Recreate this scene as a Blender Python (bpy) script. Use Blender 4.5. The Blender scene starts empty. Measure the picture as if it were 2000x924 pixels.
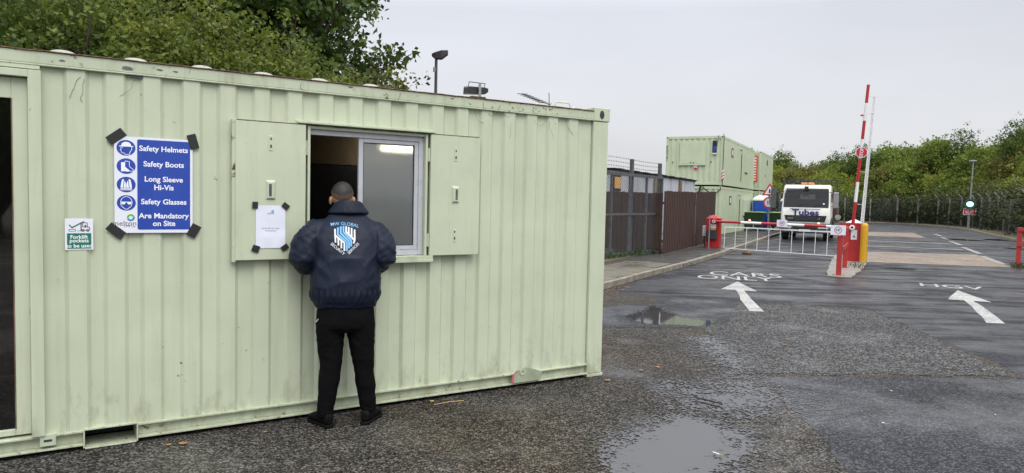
import bpy, bmesh, math, random
import numpy as np
from mathutils import Vector, Matrix, noise as mnoise

SC = bpy.context.scene
COL = SC.collection
R = math.radians
# ------------------------------------------------------------------ camera
cam = bpy.data.cameras.new("camera")
co = bpy.data.objects.new("camera", cam)
COL.objects.link(co)
PITCH, ROLL, CAM_H = 0.0526, 0.0226, 1.7307
cp, sp, cr, sr = math.cos(PITCH), math.sin(PITCH), math.cos(ROLL), math.sin(ROLL)
vf = Vector((0, cp, -sp)); v0 = Vector((0, sp, cp)); vx = Vector((1, 0, 0))
vr = vx * cr + v0 * sr; vu = v0 * cr - vx * sr
co.matrix_world = Matrix(((vr.x, vu.x, -vf.x, 0), (vr.y, vu.y, -vf.y, 0), (vr.z, vu.z, -vf.z, CAM_H), (0, 0, 0, 1)))
cam.sensor_width = 36
cam.lens = 36 * 1388 / 2000
cam.clip_start = 0.05
cam.clip_end = 3000
SC.camera = co

# ------------------------------------------------------------------ world, sun, exposure
SUN_AZ, SUN_EL = R(152), R(52)          # azimuth clockwise from +Y: behind the camera, to its right
w = bpy.data.worlds.new("World"); SC.world = w; w.use_nodes = True
nt = w.node_tree; nt.nodes.clear()
N = nt.nodes.new; LK = nt.links.new
out = N("ShaderNodeOutputWorld")
sky = N("ShaderNodeTexSky"); sky.sky_type = 'NISHITA'; sky.sun_disc = False
sky.sun_elevation = SUN_EL; sky.sun_rotation = SUN_AZ; sky.air_density = 1.0; sky.dust_density = 4.0
hs = N("ShaderNodeHueSaturation"); hs.inputs['Saturation'].default_value = 0.25
LK(sky.outputs[0], hs.inputs['Color'])
b1 = N("ShaderNodeBackground"); b1.inputs['Strength'].default_value = 0.05
LK(hs.outputs[0], b1.inputs['Color'])
tc = N("ShaderNodeTexCoord"); sx = N("ShaderNodeSeparateXYZ"); LK(tc.outputs['Generated'], sx.inputs[0])
ramp = N("ShaderNodeValToRGB"); LK(sx.outputs['Z'], ramp.inputs[0])
e = ramp.color_ramp.elements
e[0].position = 0.0; e[0].color = (.30, .305, .31, 1)
e[1].position = 1.0; e[1].color = (1.0, 1.0, 1.0, 1)
for pz, c in ((.06, (.30, .304, .315)), (.25, (.266, .274, .302)), (.36, (.44, .45, .48)), (.5, (.62, .63, .66))):
    q = ramp.color_ramp.elements.new(pz); q.color = (*c, 1)
ns = N("ShaderNodeTexNoise"); ns.inputs['Scale'].default_value = 2.2; ns.inputs['Detail'].default_value = 4
mp = N("ShaderNodeMapping"); mp.inputs['Scale'].default_value = (1, 1, 3.2); LK(tc.outputs['Generated'], mp.inputs[0]); LK(mp.outputs[0], ns.inputs['Vector'])
mr = N("ShaderNodeMapRange"); mr.inputs[1].default_value = .3; mr.inputs[2].default_value = .7; mr.inputs[3].default_value = .91; mr.inputs[4].default_value = 1.06
LK(ns.outputs[0], mr.inputs[0])
mm = N("ShaderNodeMix"); mm.data_type = 'RGBA'; mm.blend_type = 'MULTIPLY'; mm.inputs[0].default_value = 1
LK(ramp.outputs[0], mm.inputs[6]); LK(mr.outputs[0], mm.inputs[7])
b2 = N("ShaderNodeBackground"); b2.inputs['Strength'].default_value = 2.16
LK(mm.outputs[2], b2.inputs['Color'])
ad = N("ShaderNodeAddShader"); LK(b1.outputs[0], ad.inputs[0]); LK(b2.outputs[0], ad.inputs[1]); LK(ad.outputs[0], out.inputs[0])

sl = bpy.data.lights.new("sun", 'SUN'); sl.energy = 1.3; sl.angle = R(35); sl.color = (1, .97, .93)
so = bpy.data.objects.new("sun", sl); COL.objects.link(so)
sd = Vector((math.sin(SUN_AZ) * math.cos(SUN_EL), math.cos(SUN_AZ) * math.cos(SUN_EL), math.sin(SUN_EL)))
so.rotation_euler = sd.to_track_quat('Z', 'Y').to_euler()
so.location = sd * 60
SC.view_settings.view_transform = 'Standard'
SC.view_settings.look = 'None'
SC.view_settings.gamma = 1
SC.view_settings.exposure = 0.0
SC.view_settings.use_curve_mapping = False
SC.cycles.max_bounces = 8
SC.cycles.transparent_max_bounces = 16
SC.cycles.use_denoising = True

# ------------------------------------------------------------------ materials
def newmat(name):
    m = bpy.data.materials.new(name); m.use_nodes = True
    t = m.node_tree; b = t.nodes['Principled BSDF']
    return m, t, b
class NB:
    """small node builder"""
    def __init__(s, t): s.t = t
    def n(s, typ, **k):
        x = s.t.nodes.new(typ)
        for a, v in k.items(): setattr(x, a, v)
        return x
    def l(s, a, b): s.t.links.new(a, b)
    def coord(s, scale=(1, 1, 1), rot=(0, 0, 0), world=False):
        c = s.n("ShaderNodeNewGeometry").outputs['Position'] if world else s.n("ShaderNodeTexCoord").outputs['Object']
        m = s.n("ShaderNodeMapping"); m.inputs['Scale'].default_value = scale; m.inputs['Rotation'].default_value = rot
        s.l(c, m.inputs[0]); return m.outputs[0]
    def noise(s, vec, scale, detail=4, rough=.55, dist=0):
        x = s.n("ShaderNodeTexNoise"); x.inputs['Scale'].default_value = scale; x.inputs['Detail'].default_value = detail
        x.inputs['Roughness'].default_value = rough; x.inputs['Distortion'].default_value = dist
        if vec: s.l(vec, x.inputs['Vector'])
        return x.outputs[0]
    def vor(s, vec, scale, feature='F1', out='Distance'):
        x = s.n("ShaderNodeTexVoronoi", feature=feature); x.inputs['Scale'].default_value = scale
        if vec: s.l(vec, x.inputs['Vector'])
        return x.outputs[out]
    def rng(s, v, a, b, c, d):
        x = s.n("ShaderNodeMapRange"); s.l(v, x.inputs[0])
        for i, q in enumerate((a, b, c, d)): x.inputs[i + 1].default_value = q
        return x.outputs[0]
    def math(s, op, a, b=None):
        x = s.n("ShaderNodeMath", operation=op)
        for i, q in enumerate((a, b)):
            if q is None: continue
            if isinstance(q, (int, float)): x.inputs[i].default_value = q
            else: s.l(q, x.inputs[i])
        return x.outputs[0]
    def mix(s, f, a, b, mode='MIX'):
        x = s.n("ShaderNodeMix", data_type='RGBA', blend_type=mode)
        for i, q in ((0, f), (6, a), (7, b)):
            if isinstance(q, (int, float)): x.inputs[i].default_value = q if i == 0 else (q, q, q, 1)
            elif isinstance(q, tuple): x.inputs[i].default_value = (*q[:3], 1)
            else: s.l(q, x.inputs[i])
        return x.outputs[2]
    def bump(s, h, strength, dist, normal=None):
        x = s.n("ShaderNodeBump"); x.inputs['Strength'].default_value = strength; x.inputs['Distance'].default_value = dist
        s.l(h, x.inputs['Height'])
        if normal: s.l(normal, x.inputs['Normal'])
        return x.outputs[0]

def plain(name, col, rough=.5, metal=0, var=.12, scale=9, bump=0.0, spec=.5, coat=0):
    m, t, b = newmat(name); k = NB(t)
    c = k.coord()
    n = k.noise(c, scale, 5)
    k.l(k.mix(k.rng(n, .3, .7, 0, 1), tuple(x * (1 - var) for x in col), tuple(min(1, x * (1 + var)) for x in col)), b.inputs['Base Color'])
    k.l(k.rng(k.noise(c, scale * 2.3, 4), .3, .7, max(.02, rough - .08), min(1, rough + .08)), b.inputs['Roughness'])
    b.inputs['Metallic'].default_value = metal
    b.inputs['Specular IOR Level'].default_value = spec
    if coat: b.inputs['Coat Weight'].default_value = coat
    if bump: k.l(k.bump(n, .6, bump), b.inputs['Normal'])
    return m

def painted(name, col, rough=.42, dirt=(.25, .21, .13), dirt_amt=.35, chips=.62, chip_col=(.09, .05, .03), streak=(7, 7, .5), bump=.002, splash=0):
    """weathered painted steel: patchy tone, run-down streaks, small chips"""
    m, t, b = newmat(name); k = NB(t)
    c = k.coord(); cs = k.coord(streak)
    tone = k.mix(k.rng(k.noise(c, 1.7, 4), .3, .7, 0, 1), tuple(x * .93 for x in col), tuple(min(1, x * 1.05) for x in col))
    st = k.rng(k.noise(cs, 2.2, 7, .62), .5, .8, 0, dirt_amt)
    tone = k.mix(st, tone, dirt)
    bl = k.rng(k.noise(c, 5.5, 6, .6), .56, .75, 0, dirt_amt * .6)
    tone = k.mix(bl, tone, tuple(x * .6 for x in col))
    if splash:      # road dirt thrown up along the foot of the wall, in ragged blotches
        zz = k.n('ShaderNodeSeparateXYZ'); k.l(c, zz.inputs[0])
        sp_ = k.math('SUBTRACT', k.noise(k.coord((6, 6, 2.5)), 1.6, 7, .68), k.rng(zz.outputs[2], .05, .75, .0, .34))
        tone = k.mix(k.rng(sp_, .42, .62, 0, splash), tone, (.21, .185, .115))
    ch = k.rng(k.noise(c, 17, 8, .62, .6), chips, chips + .025, 0, 1)
    far = k.rng(k.noise(c, .9, 3), .45, .6, 0, 1)
    ch = k.math('MULTIPLY', ch, far)
    k.l(k.mix(ch, tone, chip_col), b.inputs['Base Color'])
    k.l(k.rng(k.noise(c, 8, 5), .3, .7, rough - .1, rough + .12), b.inputs['Roughness'])
    h = k.math('ADD', k.noise(c, 28, 4), k.math('MULTIPLY', k.noise(c, 3, 2), 1.6))
    k.l(k.bump(h, .35, bump), b.inputs['Normal'])
    return m

def emit(name, col, s):
    m, t, b = newmat(name)
    b.inputs['Base Color'].default_value = (*col, 1); b.inputs['Emission Color'].default_value = (*col, 1); b.inputs['Emission Strength'].default_value = s
    return m

def asphalt(name, dark, light, stone=60, rough=(.2, .55), spec=(.5, .1), streaky=0.0, bumpd=.004, film_at=(.46, .62), warm=.0, patch=.25):
    """wet bitumen with pale chippings; a water film lies in broad patches (smooth, reflecting), elsewhere the grain breaks it up"""
    m, t, b = newmat(name); k = NB(t)
    c = k.coord(world=True)
    va = k.n("ShaderNodeTexVoronoi"); va.inputs['Scale'].default_value = stone; k.l(c, va.inputs['Vector'])
    vb = k.n("ShaderNodeTexVoronoi"); vb.inputs['Scale'].default_value = stone * 2.1; k.l(c, vb.inputs['Vector'])
    sepa = k.n("ShaderNodeSeparateColor"); k.l(va.outputs['Color'], sepa.inputs[0])
    sepb = k.n("ShaderNodeSeparateColor"); k.l(vb.outputs['Color'], sepb.inputs[0])
    st = k.math('MULTIPLY', k.rng(sepa.outputs[0], .25, 1, 0, 1), k.rng(va.outputs['Distance'], .25, .75, 1, 0))
    st = k.math('ADD', st, k.math('MULTIPLY', k.rng(sepb.outputs[1], .4, 1, 0, .8), k.rng(vb.outputs['Distance'], .25, .7, 1, 0)))
    big = k.rng(k.noise(c, .55, 5, .6), .3, .7, 1 - patch, 1 + patch)
    mid = k.rng(k.noise(c, 3.1, 6, .68), .3, .7, 1 - patch * .9, 1 + patch * .9)
    fine = k.rng(k.noise(c, 11, 4, .6), .3, .7, .8, 1.2)
    colr = k.mix(st, dark, light)
    colr = k.mix(1.0, colr, k.math('MULTIPLY', k.math('MULTIPLY', big, mid), fine), 'MULTIPLY')
    if warm:
        wt = k.rng(k.noise(c, .35, 3), .4, .6, 0, warm)
        colr = k.mix(wt, colr, (1.12, .98, .80), 'MULTIPLY')
    k.l(colr, b.inputs['Base Color'])
    film = k.noise(c, .8, 6, .62, .4)
    if streaky:
        cs = k.coord((.34, 1.9, 1), (0, 0, .4739), world=True)
        film = k.math('ADD', k.math('MULTIPLY', film, 1 - streaky), k.math('MULTIPLY', k.noise(cs, 1.1, 7, .62), streaky))
    film = k.math('ADD', film, k.math('MULTIPLY', k.math('SUBTRACT', k.noise(c, 14, 5, .65), .5), .10))
    a0, a1 = film_at
    k.l(k.rng(film, a0, a1, rough[1], rough[0]), b.inputs['Roughness'])
    k.l(k.rng(film, a0, a1, spec[1], spec[0]), b.inputs['Specular IOR Level'])
    h = k.math('ADD', k.rng(va.outputs['Distance'], 0, .8, 1, 0), k.math('MULTIPLY', k.rng(vb.outputs['Distance'], 0, .8, 1, 0), .5))
    bmp = k.n("ShaderNodeBump"); bmp.inputs['Distance'].default_value = bumpd
    k.l(h, bmp.inputs['Height']); k.l(k.rng(film, a0, a1, .9, .2), bmp.inputs['Strength'])
    k.l(bmp.outputs[0], b.inputs['Normal'])
    return m

def leafmat(name, c1, c2, c3, trans=.35):
    m, t, b = newmat(name); k = NB(t)
    a = k.n("ShaderNodeAttribute", attribute_name="tint").outputs['Fac']
    r = k.n("ShaderNodeValToRGB"); k.l(a, r.inputs[0])
    e = r.color_ramp.elements
    e[0].color = (*c1, 1); e[0].position = .05; e[1].color = (*c3, 1); e[1].position = 1
    q = e.new(.55); q.color = (*c2, 1)
    k.l(r.outputs[0], b.inputs['Base Color'])
    b.inputs['Roughness'].default_value = .5
    b.inputs['Specular IOR Level'].default_value = .35
    tr = k.n("ShaderNodeBsdfTranslucent"); k.l(r.outputs[0], tr.inputs[0])
    ms = k.n("ShaderNodeMixShader"); ms.inputs[0].default_value = trans
    k.l(b.outputs[0], ms.inputs[1]); k.l(tr.outputs[0], ms.inputs[2])
    k.l(ms.outputs[0], t.nodes['Material Output'].inputs[0])
    return m

def glassmat(name, tint=(.05, .06, .06), clear=.5, mist=.0, mistcol=(.5, .55, .55), drops=False, rough=.02, refl=1.8, blur=0):
    """window glass: clear part lets light through, mist/wet film scatters, reflection on top"""
    m, t, b = newmat(name); k = NB(t)
    c = k.coord()
    tr = k.n("ShaderNodeBsdfTransparent"); tr.inputs[0].default_value = (clear, clear * 1.02, clear, 1)
    if blur:
        tr = k.n('ShaderNodeBsdfRefraction'); tr.inputs['Color'].default_value = (clear, clear * 1.02, clear, 1); tr.inputs['IOR'].default_value = 1.10; tr.inputs['Roughness'].default_value = blur
    df = k.n("ShaderNodeBsdfDiffuse"); df.inputs[0].default_value = (*mistcol, 1)
    mx = k.n("ShaderNodeMixShader"); k.l(tr.outputs[0], mx.inputs[1]); k.l(df.outputs[0], mx.inputs[2])
    if mist: k.l(k.rng(k.noise(c, 3.5, 6, .6), .3, .7, mist * .7, mist * 1.25), mx.inputs[0])
    else: mx.inputs[0].default_value = .04
    gl = k.n("ShaderNodeBsdfGlossy"); gl.inputs['Roughness'].default_value = rough
    if drops:
        v = k.vor(k.coord((1, 1, .8)), 95); v2 = k.vor(c, 210)
        h = k.math('ADD', k.rng(v, 0, .35, 1, 0), k.rng(v2, 0, .3, .6, 0))
        k.l(k.bump(h, .55, .003), gl.inputs['Normal'])
    fr = k.n("ShaderNodeFresnel"); fr.inputs[0].default_value = 1.52
    f2 = k.math('MULTIPLY', fr.outputs[0], refl)
    m2 = k.n("ShaderNodeMixShader"); k.l(f2, m2.inputs[0]); k.l(mx.outputs[0], m2.inputs[1]); k.l(gl.outputs[0], m2.inputs[2])
    k.l(m2.outputs[0], t.nodes['Material Output'].inputs[0])
    return m

M = {}
GRN = (.50, .552, .41)
M['green'] = painted('pale_green_paint', GRN, dirt=(.30, .28, .17), dirt_amt=.24, chips=.685, splash=.5)
M['green_rail'] = painted('pale_green_rail_paint', (.47, .525, .385), dirt=(.20, .16, .09), dirt_amt=.55, chips=.60, streak=(5, 5, .8), splash=.35)
M['green_far'] = painted('faded_green_paint', (.49, .56, .395), dirt=(.32, .33, .22), dirt_amt=.25, chips=.7, streak=(2, 2, .2))
M['rust'] = plain('rust', (.15, .095, .06), .85, var=.5, scale=30, bump=.002)
M['roof_sheet'] = painted('roof_paint', (.72, .73, .68), dirt=(.3, .28, .2), dirt_amt=.3)
M['upvc'] = plain('grey_white_window_frame', (.45, .465, .50), .3, var=.06)
M['alu'] = plain('mill_aluminium', (.55, .56, .58), .35, metal=.8, var=.08)
M['seal'] = plain('black_rubber', (.015, .015, .016), .6)
M['black'] = plain('black_plastic', (.018, .018, .02), .45, var=.3)
M['tape'] = plain('black_cloth_tape', (.012, .012, .013), .55, var=.4, scale=60, bump=.0008)
M['white_card'] = plain('white_board', (.74, .76, .84), .35, var=.02, scale=4)
M['paper'] = plain('damp_paper', (.70, .73, .84), .6, var=.05, scale=5, bump=.002)
M['blue_ink'] = plain('blue_ink', (.018, .06, .36), .35, var=.06, scale=5)
M['white_ink'] = plain('white_ink', (.82, .84, .88), .4, var=.02)
M['green_ink'] = plain('green_ink', (.012, .16, .10), .35, var=.06)
M['lime_ink'] = plain('leaf_green_ink', (.13, .45, .06), .4)
M['teal_ink'] = plain('teal_ink', (.02, .25, .42), .4)
M['dark_ink'] = plain('dark_ink', (.025, .02, .05), .4)
M['gray_ink'] = plain('grey_ink', (.12, .13, .14), .4)
M['sky_thread'] = plain('light_blue_thread', (.15, .40, .72), .6, var=.1, scale=150)
M['white_thread'] = plain('white_thread', (.64, .66, .68), .6, var=.08, scale=150)
M['dark_room'] = plain('dark_lining_and_shade', (.012, .013, .022), .7)
M['cream'] = plain('cream_lining', (.20, .155, .095), .6)
M['floor_in'] = plain('worn_vinyl', (.06, .055, .05), .5)
M['red'] = painted('red_paint', (.42, .018, .020), rough=.36, dirt=(.16, .02, .02), dirt_amt=.4, chips=.66, chip_col=(.12, .06, .04))
M['redrail'] = painted('faded_red_paint', (.40, .028, .026), rough=.45, dirt=(.22, .07, .045), dirt_amt=.55, chips=.60, chip_col=(.16, .09, .06))
M['white_paint'] = painted('white_paint', (.78, .78, .79), rough=.38, dirt=(.35, .32, .27), dirt_amt=.25, chips=.68)
M['yellow'] = painted('yellow_paint', (.62, .33, .012), rough=.42, dirt=(.14, .08, .02), dirt_amt=.5, chips=.585, chip_col=(.03, .025, .02))
M['truck_white'] = painted('truck_white', (.78, .79, .74), rough=.25, dirt=(.35, .32, .25), dirt_amt=.25, chips=.75, streak=(3, 3, .8))
M['grey_plastic'] = plain('grey_bumper_plastic', (.06, .07, .08), .5, var=.2)
M['dark_metal'] = plain('dark_steel', (.045, .048, .052), .5, metal=.3, var=.25, scale=14)
M['galv'] = plain('galvanised_steel', (.30, .31, .32), .5, metal=.5, var=.2, scale=20)
M['gate_steel'] = plain('weathered_gate_steel', (.105, .11, .118), .55, metal=.3, var=.3, scale=8)
M['rubber'] = plain('tyre_rubber', (.02, .02, .021), .7, var=.3)
M['chrome'] = plain('mirror_chrome', (.7, .72, .74), .08, metal=1, var=.02)
M['lamp_glass'] = plain('headlamp_glass', (.55, .58, .6), .12, var=.2, coat=1)
M['amber'] = plain('amber_plastic', (.75, .24, .015), .2, var=.15, coat=1)
M['navy_ink'] = plain('navy_lettering', (.02, .022, .16), .4, var=.05)
M['dirt_brown'] = plain('rusty_body_steel', (.14, .085, .055), .75, var=.55, scale=5, bump=.004)
M['portacabin'] = painted('portable_cabin_grey', (.46, .48, .53), rough=.5, dirt=(.22, .16, .1), dirt_amt=.5, chips=.64, streak=(3, 3, .3))
M['felt'] = plain('roof_felt', (.05, .047, .045), .8, var=.5, scale=4, bump=.004)
M['bin_green'] = plain('bin_green', (.022, .055, .03), .45, var=.25)
M['lime'] = plain('lime_lid', (.17, .27, .035), .4, var=.12)
M['toilet_blue'] = plain('toilet_blue', (.012, .07, .44), .35, var=.12)
M['concrete'] = plain('wet_concrete', (.22, .20, .175), .45, var=.35, scale=2.2, bump=.004)
M['orange_panel'] = plain('orange_board', (.66, .36, .10), .5, var=.15)
M['sign_red'] = plain('sign_red', (.50, .02, .035), .4, var=.08)
M['banner_red'] = plain('banner_red', (.60, .09, .05), .5, var=.1)
M['lampgreen'] = emit('green_signal', (.45, 1, .82), 1.7)
M['lampred'] = emit('red_marker', (1, .30, .20), 3.0)
M['tube'] = emit('lit_tube', (1, .90, .70), 16.0)
M['skin'] = plain('skin', (.34, .19, .115), .5, var=.08, scale=40)
M['hair'] = None
M['shoe'] = plain('black_shoe_leather', (.006, .006, .0065), .6, var=.4, scale=40, bump=.0008, spec=.1)
M['stick'] = plain('twig_bark', (.02, .017, .015), .7, var=.4)
M['straw'] = plain('straw', (.45, .30, .11), .7, var=.2)
M['leafbrown'] = plain('dead_leaf', (.34, .17, .06), .7, var=.4, scale=60)
M['stone'] = plain('pale_stone', (.5, .5, .48), .7, var=.2)
M['pink'] = plain('faded_pink_paint', (.55, .10, .16), .5, var=.25, scale=40)
M['greenboard'] = plain('lug_steel', (.30, .34, .24), .45, var=.15)
M['bark'] = plain('bark', (.055, .043, .032), .85, var=.45, scale=12, bump=.01)
M['road_white'] = None

# brown featherboard fence
def boards():
    m, t, b = newmat('brown_boards'); k = NB(t)
    c = k.coord((9, 9, .5)); c2 = k.coord()
    n = k.noise(c, 3, 7, .65)
    col = k.mix(k.rng(n, .3, .75, 0, 1), (.022, .011, .009), (.082, .042, .033))
    col = k.mix(k.rng(k.noise(k.coord((14, 14, .8)), 4, 5), .62, .75, 0, .5), col, (.26, .19, .16))
    k.l(col, b.inputs['Base Color']); b.inputs['Roughness'].default_value = .62
    k.l(k.bump(n, .5, .01), b.inputs['Normal'])
    return m
M['boards'] = boards()
def hairmat():
    m, t, b = newmat('short_black_hair'); k = NB(t)
    c = k.coord()
    fade = k.n("ShaderNodeAttribute", attribute_name="fade").outputs['Fac']
    n = k.noise(c, 160, 3)
    f = k.math('ADD', fade, k.rng(n, .3, .7, -.18, .18))
    k.l(k.mix(k.rng(f, .05, .95, 0, 1), (.30, .17, .105), (.014, .011, .010)), b.inputs['Base Color'])
    b.inputs['Roughness'].default_value = .6
    k.l(k.bump(n, .7, .004), b.inputs['Normal'])
    return m
M['hair'] = hairmat()
def clothmat(name, col, rough, wv=260, wr=14, wrd=.012, sheen=.0, spec=.2):
    m, t, b = newmat(name); k = NB(t)
    c = k.coord()
    n1 = k.noise(k.coord((1, 1, .55)), wr, 4, .5, .8)
    n2 = k.noise(c, wv, 2)
    k.l(k.mix(k.rng(k.noise(c, 4, 4), .3, .7, 0, 1), tuple(x * .82 for x in col), tuple(x * 1.18 for x in col)), b.inputs['Base Color'])
    b.inputs['Roughness'].default_value = rough
    b.inputs['Specular IOR Level'].default_value = spec
    if sheen: b.inputs['Sheen Weight'].default_value = sheen
    h = k.math('ADD', k.math('MULTIPLY', n1, 1.0), k.math('MULTIPLY', n2, .05))
    k.l(k.bump(h, .55, wrd), b.inputs['Normal'])
    return m
M['jacket'] = clothmat('navy_waterproof_cloth', (.0102, .0142, .029), .48, wr=9, wrd=.016, spec=.17)
M['trousers'] = clothmat('black_jersey', (.0058, .0058, .0066), .8, wr=11, wrd=.014, spec=.04)
def roadpaint():
    m, t, b = newmat('worn_road_paint'); k = NB(t)
    c = k.coord(world=True)
    n = k.noise(c, 26, 6, .7); n2 = k.noise(c, 2.2, 4)
    f = k.math('ADD', n, k.math('MULTIPLY', n2, .35))
    k.l(k.mix(k.rng(f, .54, .74, 0, 1), (.11, .11, .11), (.43, .43, .41)), b.inputs['Base Color'])
    b.inputs['Roughness'].default_value = .5
    k.l(k.bump(k.vor(c, 70), .3, .003), b.inputs['Normal'])
    return m
M['road_white'] = roadpaint()
def wornline():
    m, t, b = newmat('worn_thin_line'); k = NB(t)
    c = k.coord(world=True)
    f = k.math('ADD', k.noise(c, 6, 6, .7), k.math('MULTIPLY', k.noise(c, .8, 3), .5))
    k.l(k.mix(k.rng(f, .55, .9, 0, 1), (.10, .095, .09), (.34, .30, .25)), b.inputs['Base Color'])
    b.inputs['Roughness'].default_value = .4
    return m
M['worn_line'] = wornline()
M['asphalt'] = asphalt('wet_coarse_asphalt', (.012, .0115, .011), (.165, .155, .145), stone=56, rough=(.3, .6), spec=(.4, .06), warm=.9, film_at=(.50, .68))
M['asphalt_far'] = asphalt('wet_lane_asphalt', (.016, .0165, .0195), (.058, .059, .067), stone=48, streaky=.55, rough=(.16, .5), spec=(.5, .05), film_at=(.45, .66), patch=.3)
M['asphalt_rough'] = asphalt('wet_patch_asphalt', (.018, .018, .0185), (.205, .203, .205), stone=44, rough=(.35, .6), spec=(.25, .05), bumpd=.006, film_at=(.54, .72), patch=.18)
M['asphalt_blue'] = asphalt('wet_smooth_asphalt', (.016, .017, .020), (.105, .110, .122), stone=54, rough=(.25, .55), spec=(.5, .08), film_at=(.46, .68))
M['pavement'] = asphalt('wet_pavement', (.035, .034, .032), (.10, .095, .085), stone=60, rough=(.2, .6), spec=(.5, .1))
M['slab'] = asphalt('wet_concrete_slab', (.12, .115, .085), (.19, .175, .14), stone=70, rough=(.2, .6), spec=(.5, .1), bumpd=.001)
M['conc_band'] = asphalt('wet_concrete_band', (.16, .125, .095), (.30, .24, .185), stone=40, rough=(.25, .6), spec=(.4, .1), bumpd=.002)
M['kerb'] = plain('concrete_kerb', (.21, .185, .15), .5, var=.4, scale=5, bump=.004)
def grassmat():
    m, t, b = newmat('verge_earth'); k = NB(t)
    c = k.coord(world=True)
    n = k.noise(c, 3, 6, .6)
    k.l(k.mix(k.rng(n, .35, .65, 0, 1), (.045, .052, .018), (.12, .095, .04)), b.inputs['Base Color'])
    b.inputs['Roughness'].default_value = .9
    k.l(k.bump(k.noise(c, 20, 4), .8, .05), b.inputs['Normal'])
    return m
M['verge'] = grassmat()
def puddlemat():
    m, t, b = newmat('standing_water'); k = NB(t)
    c = k.coord(world=True)
    ed = k.n("ShaderNodeAttribute", attribute_name="depth").outputs['Fac']
    va = k.n("ShaderNodeTexVoronoi"); va.inputs['Scale'].default_value = 48; k.l(c, va.inputs['Vector'])
    sp_ = k.n("ShaderNodeSeparateColor"); k.l(va.outputs['Color'], sp_.inputs[0])
    f = k.math('ADD', ed, k.math('MULTIPLY', k.math('SUBTRACT', k.noise(c, 6, 7, .7), .5), 1.1))
    f = k.math('ADD', f, k.math('MULTIPLY', k.math('SUBTRACT', sp_.outputs[0], .5), .55))     # stones stand out of the shallow edge
    mask = k.rng(f, .32, .46, 0, 1)
    b.inputs['Base Color'].default_value = (.045, .0455, .047, 1)
    b.inputs['Roughness'].default_value = .03
    b.inputs['IOR'].default_value = 1.62
    k.l(k.bump(k.noise(c, 14, 2), .06, .004), b.inputs['Normal'])
    tr = k.n("ShaderNodeBsdfTransparent")
    ms = k.n("ShaderNodeMixShader"); k.l(mask, ms.inputs[0]); k.l(tr.outputs[0], ms.inputs[1]); k.l(b.outputs[0], ms.inputs[2])
    k.l(ms.outputs[0], t.nodes['Material Output'].inputs[0])
    return m
M['water'] = puddlemat()
M['leaf_dark'] = leafmat('dark_sycamore_leaf', (.028, .056, .011), (.070, .118, .021), (.16, .205, .04))
M['leaf_light'] = leafmat('yellow_green_leaf', (.062, .098, .015), (.135, .180, .030), (.27, .275, .05), .42)
M['leaf_mid'] = leafmat('mid_green_leaf', (.036, .072, .012), (.088, .142, .025), (.18, .22, .042), .42)
M['leaf_olive'] = leafmat('olive_leaf', (.045, .060, .016), (.090, .110, .030), (.19, .16, .05))
M['leaf_bank_a'] = leafmat('bank_green_leaf', (.060, .105, .016), (.14, .20, .032), (.24, .29, .05), .45)
M['leaf_bank_b'] = leafmat('bank_lime_leaf', (.10, .14, .020), (.20, .245, .036), (.32, .33, .055), .45)
M['leaf_bank_c'] = leafmat('bank_olive_leaf', (.075, .088, .018), (.15, .155, .034), (.27, .21, .06), .45)
M['leaf_ivy'] = leafmat('dark_ivy_leaf', (.016, .027, .008), (.036, .054, .015), (.09, .11, .03))
M['glass_wet'] = glassmat('wet_misted_glass', clear=.75, mist=.26, mistcol=(.22, .26, .25), drops=True, rough=.06, refl=4.0, blur=.32)
M['glass_door'] = glassmat('dark_door_glass', clear=.35, mist=.03, mistcol=(.1, .1, .1), refl=2.6)
M['glass_truck'] = glassmat('windscreen_glass', clear=.45, mist=.05, mistcol=(.2, .22, .23), rough=.02, refl=.9)

# ------------------------------------------------------------------ mesh helpers
def frame(o, x, y, z):
    """matrix with the given axes and origin"""
    return Matrix(((x[0], y[0], z[0], o[0]), (x[1], y[1], z[1], o[1]), (x[2], y[2], z[2], o[2]), (0, 0, 0, 1)))
_txt = {}
def text_polys(s, bold=.0):
    key = (s, bold)
    if key in _txt: return _txt[key]
    cu = bpy.data.curves.new('lettering', 'FONT'); cu.body = s; cu.size = 1; cu.offset = bold; cu.align_x = 'CENTER'; cu.align_y = 'CENTER'
    cu.resolution_u = 3
    o = bpy.data.objects.new('lettering', cu); COL.objects.link(o)
    bpy.context.view_layer.update()
    me = bpy.data.meshes.new_from_object(o.evaluated_get(bpy.context.evaluated_depsgraph_get()))
    v = np.array([q.co[:] for q in me.vertices]) if len(me.vertices) else np.zeros((0, 3))
    f = [tuple(q.vertices) for q in me.polygons]
    bpy.data.objects.remove(o); bpy.data.curves.remove(cu); bpy.data.meshes.remove(me)
    if len(v):
        v[:, 0] -= (v[:, 0].min() + v[:, 0].max()) / 2; v[:, 1] -= (v[:, 1].min() + v[:, 1].max()) / 2
    _txt[key] = (v, f)
    return _txt[key]

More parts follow.
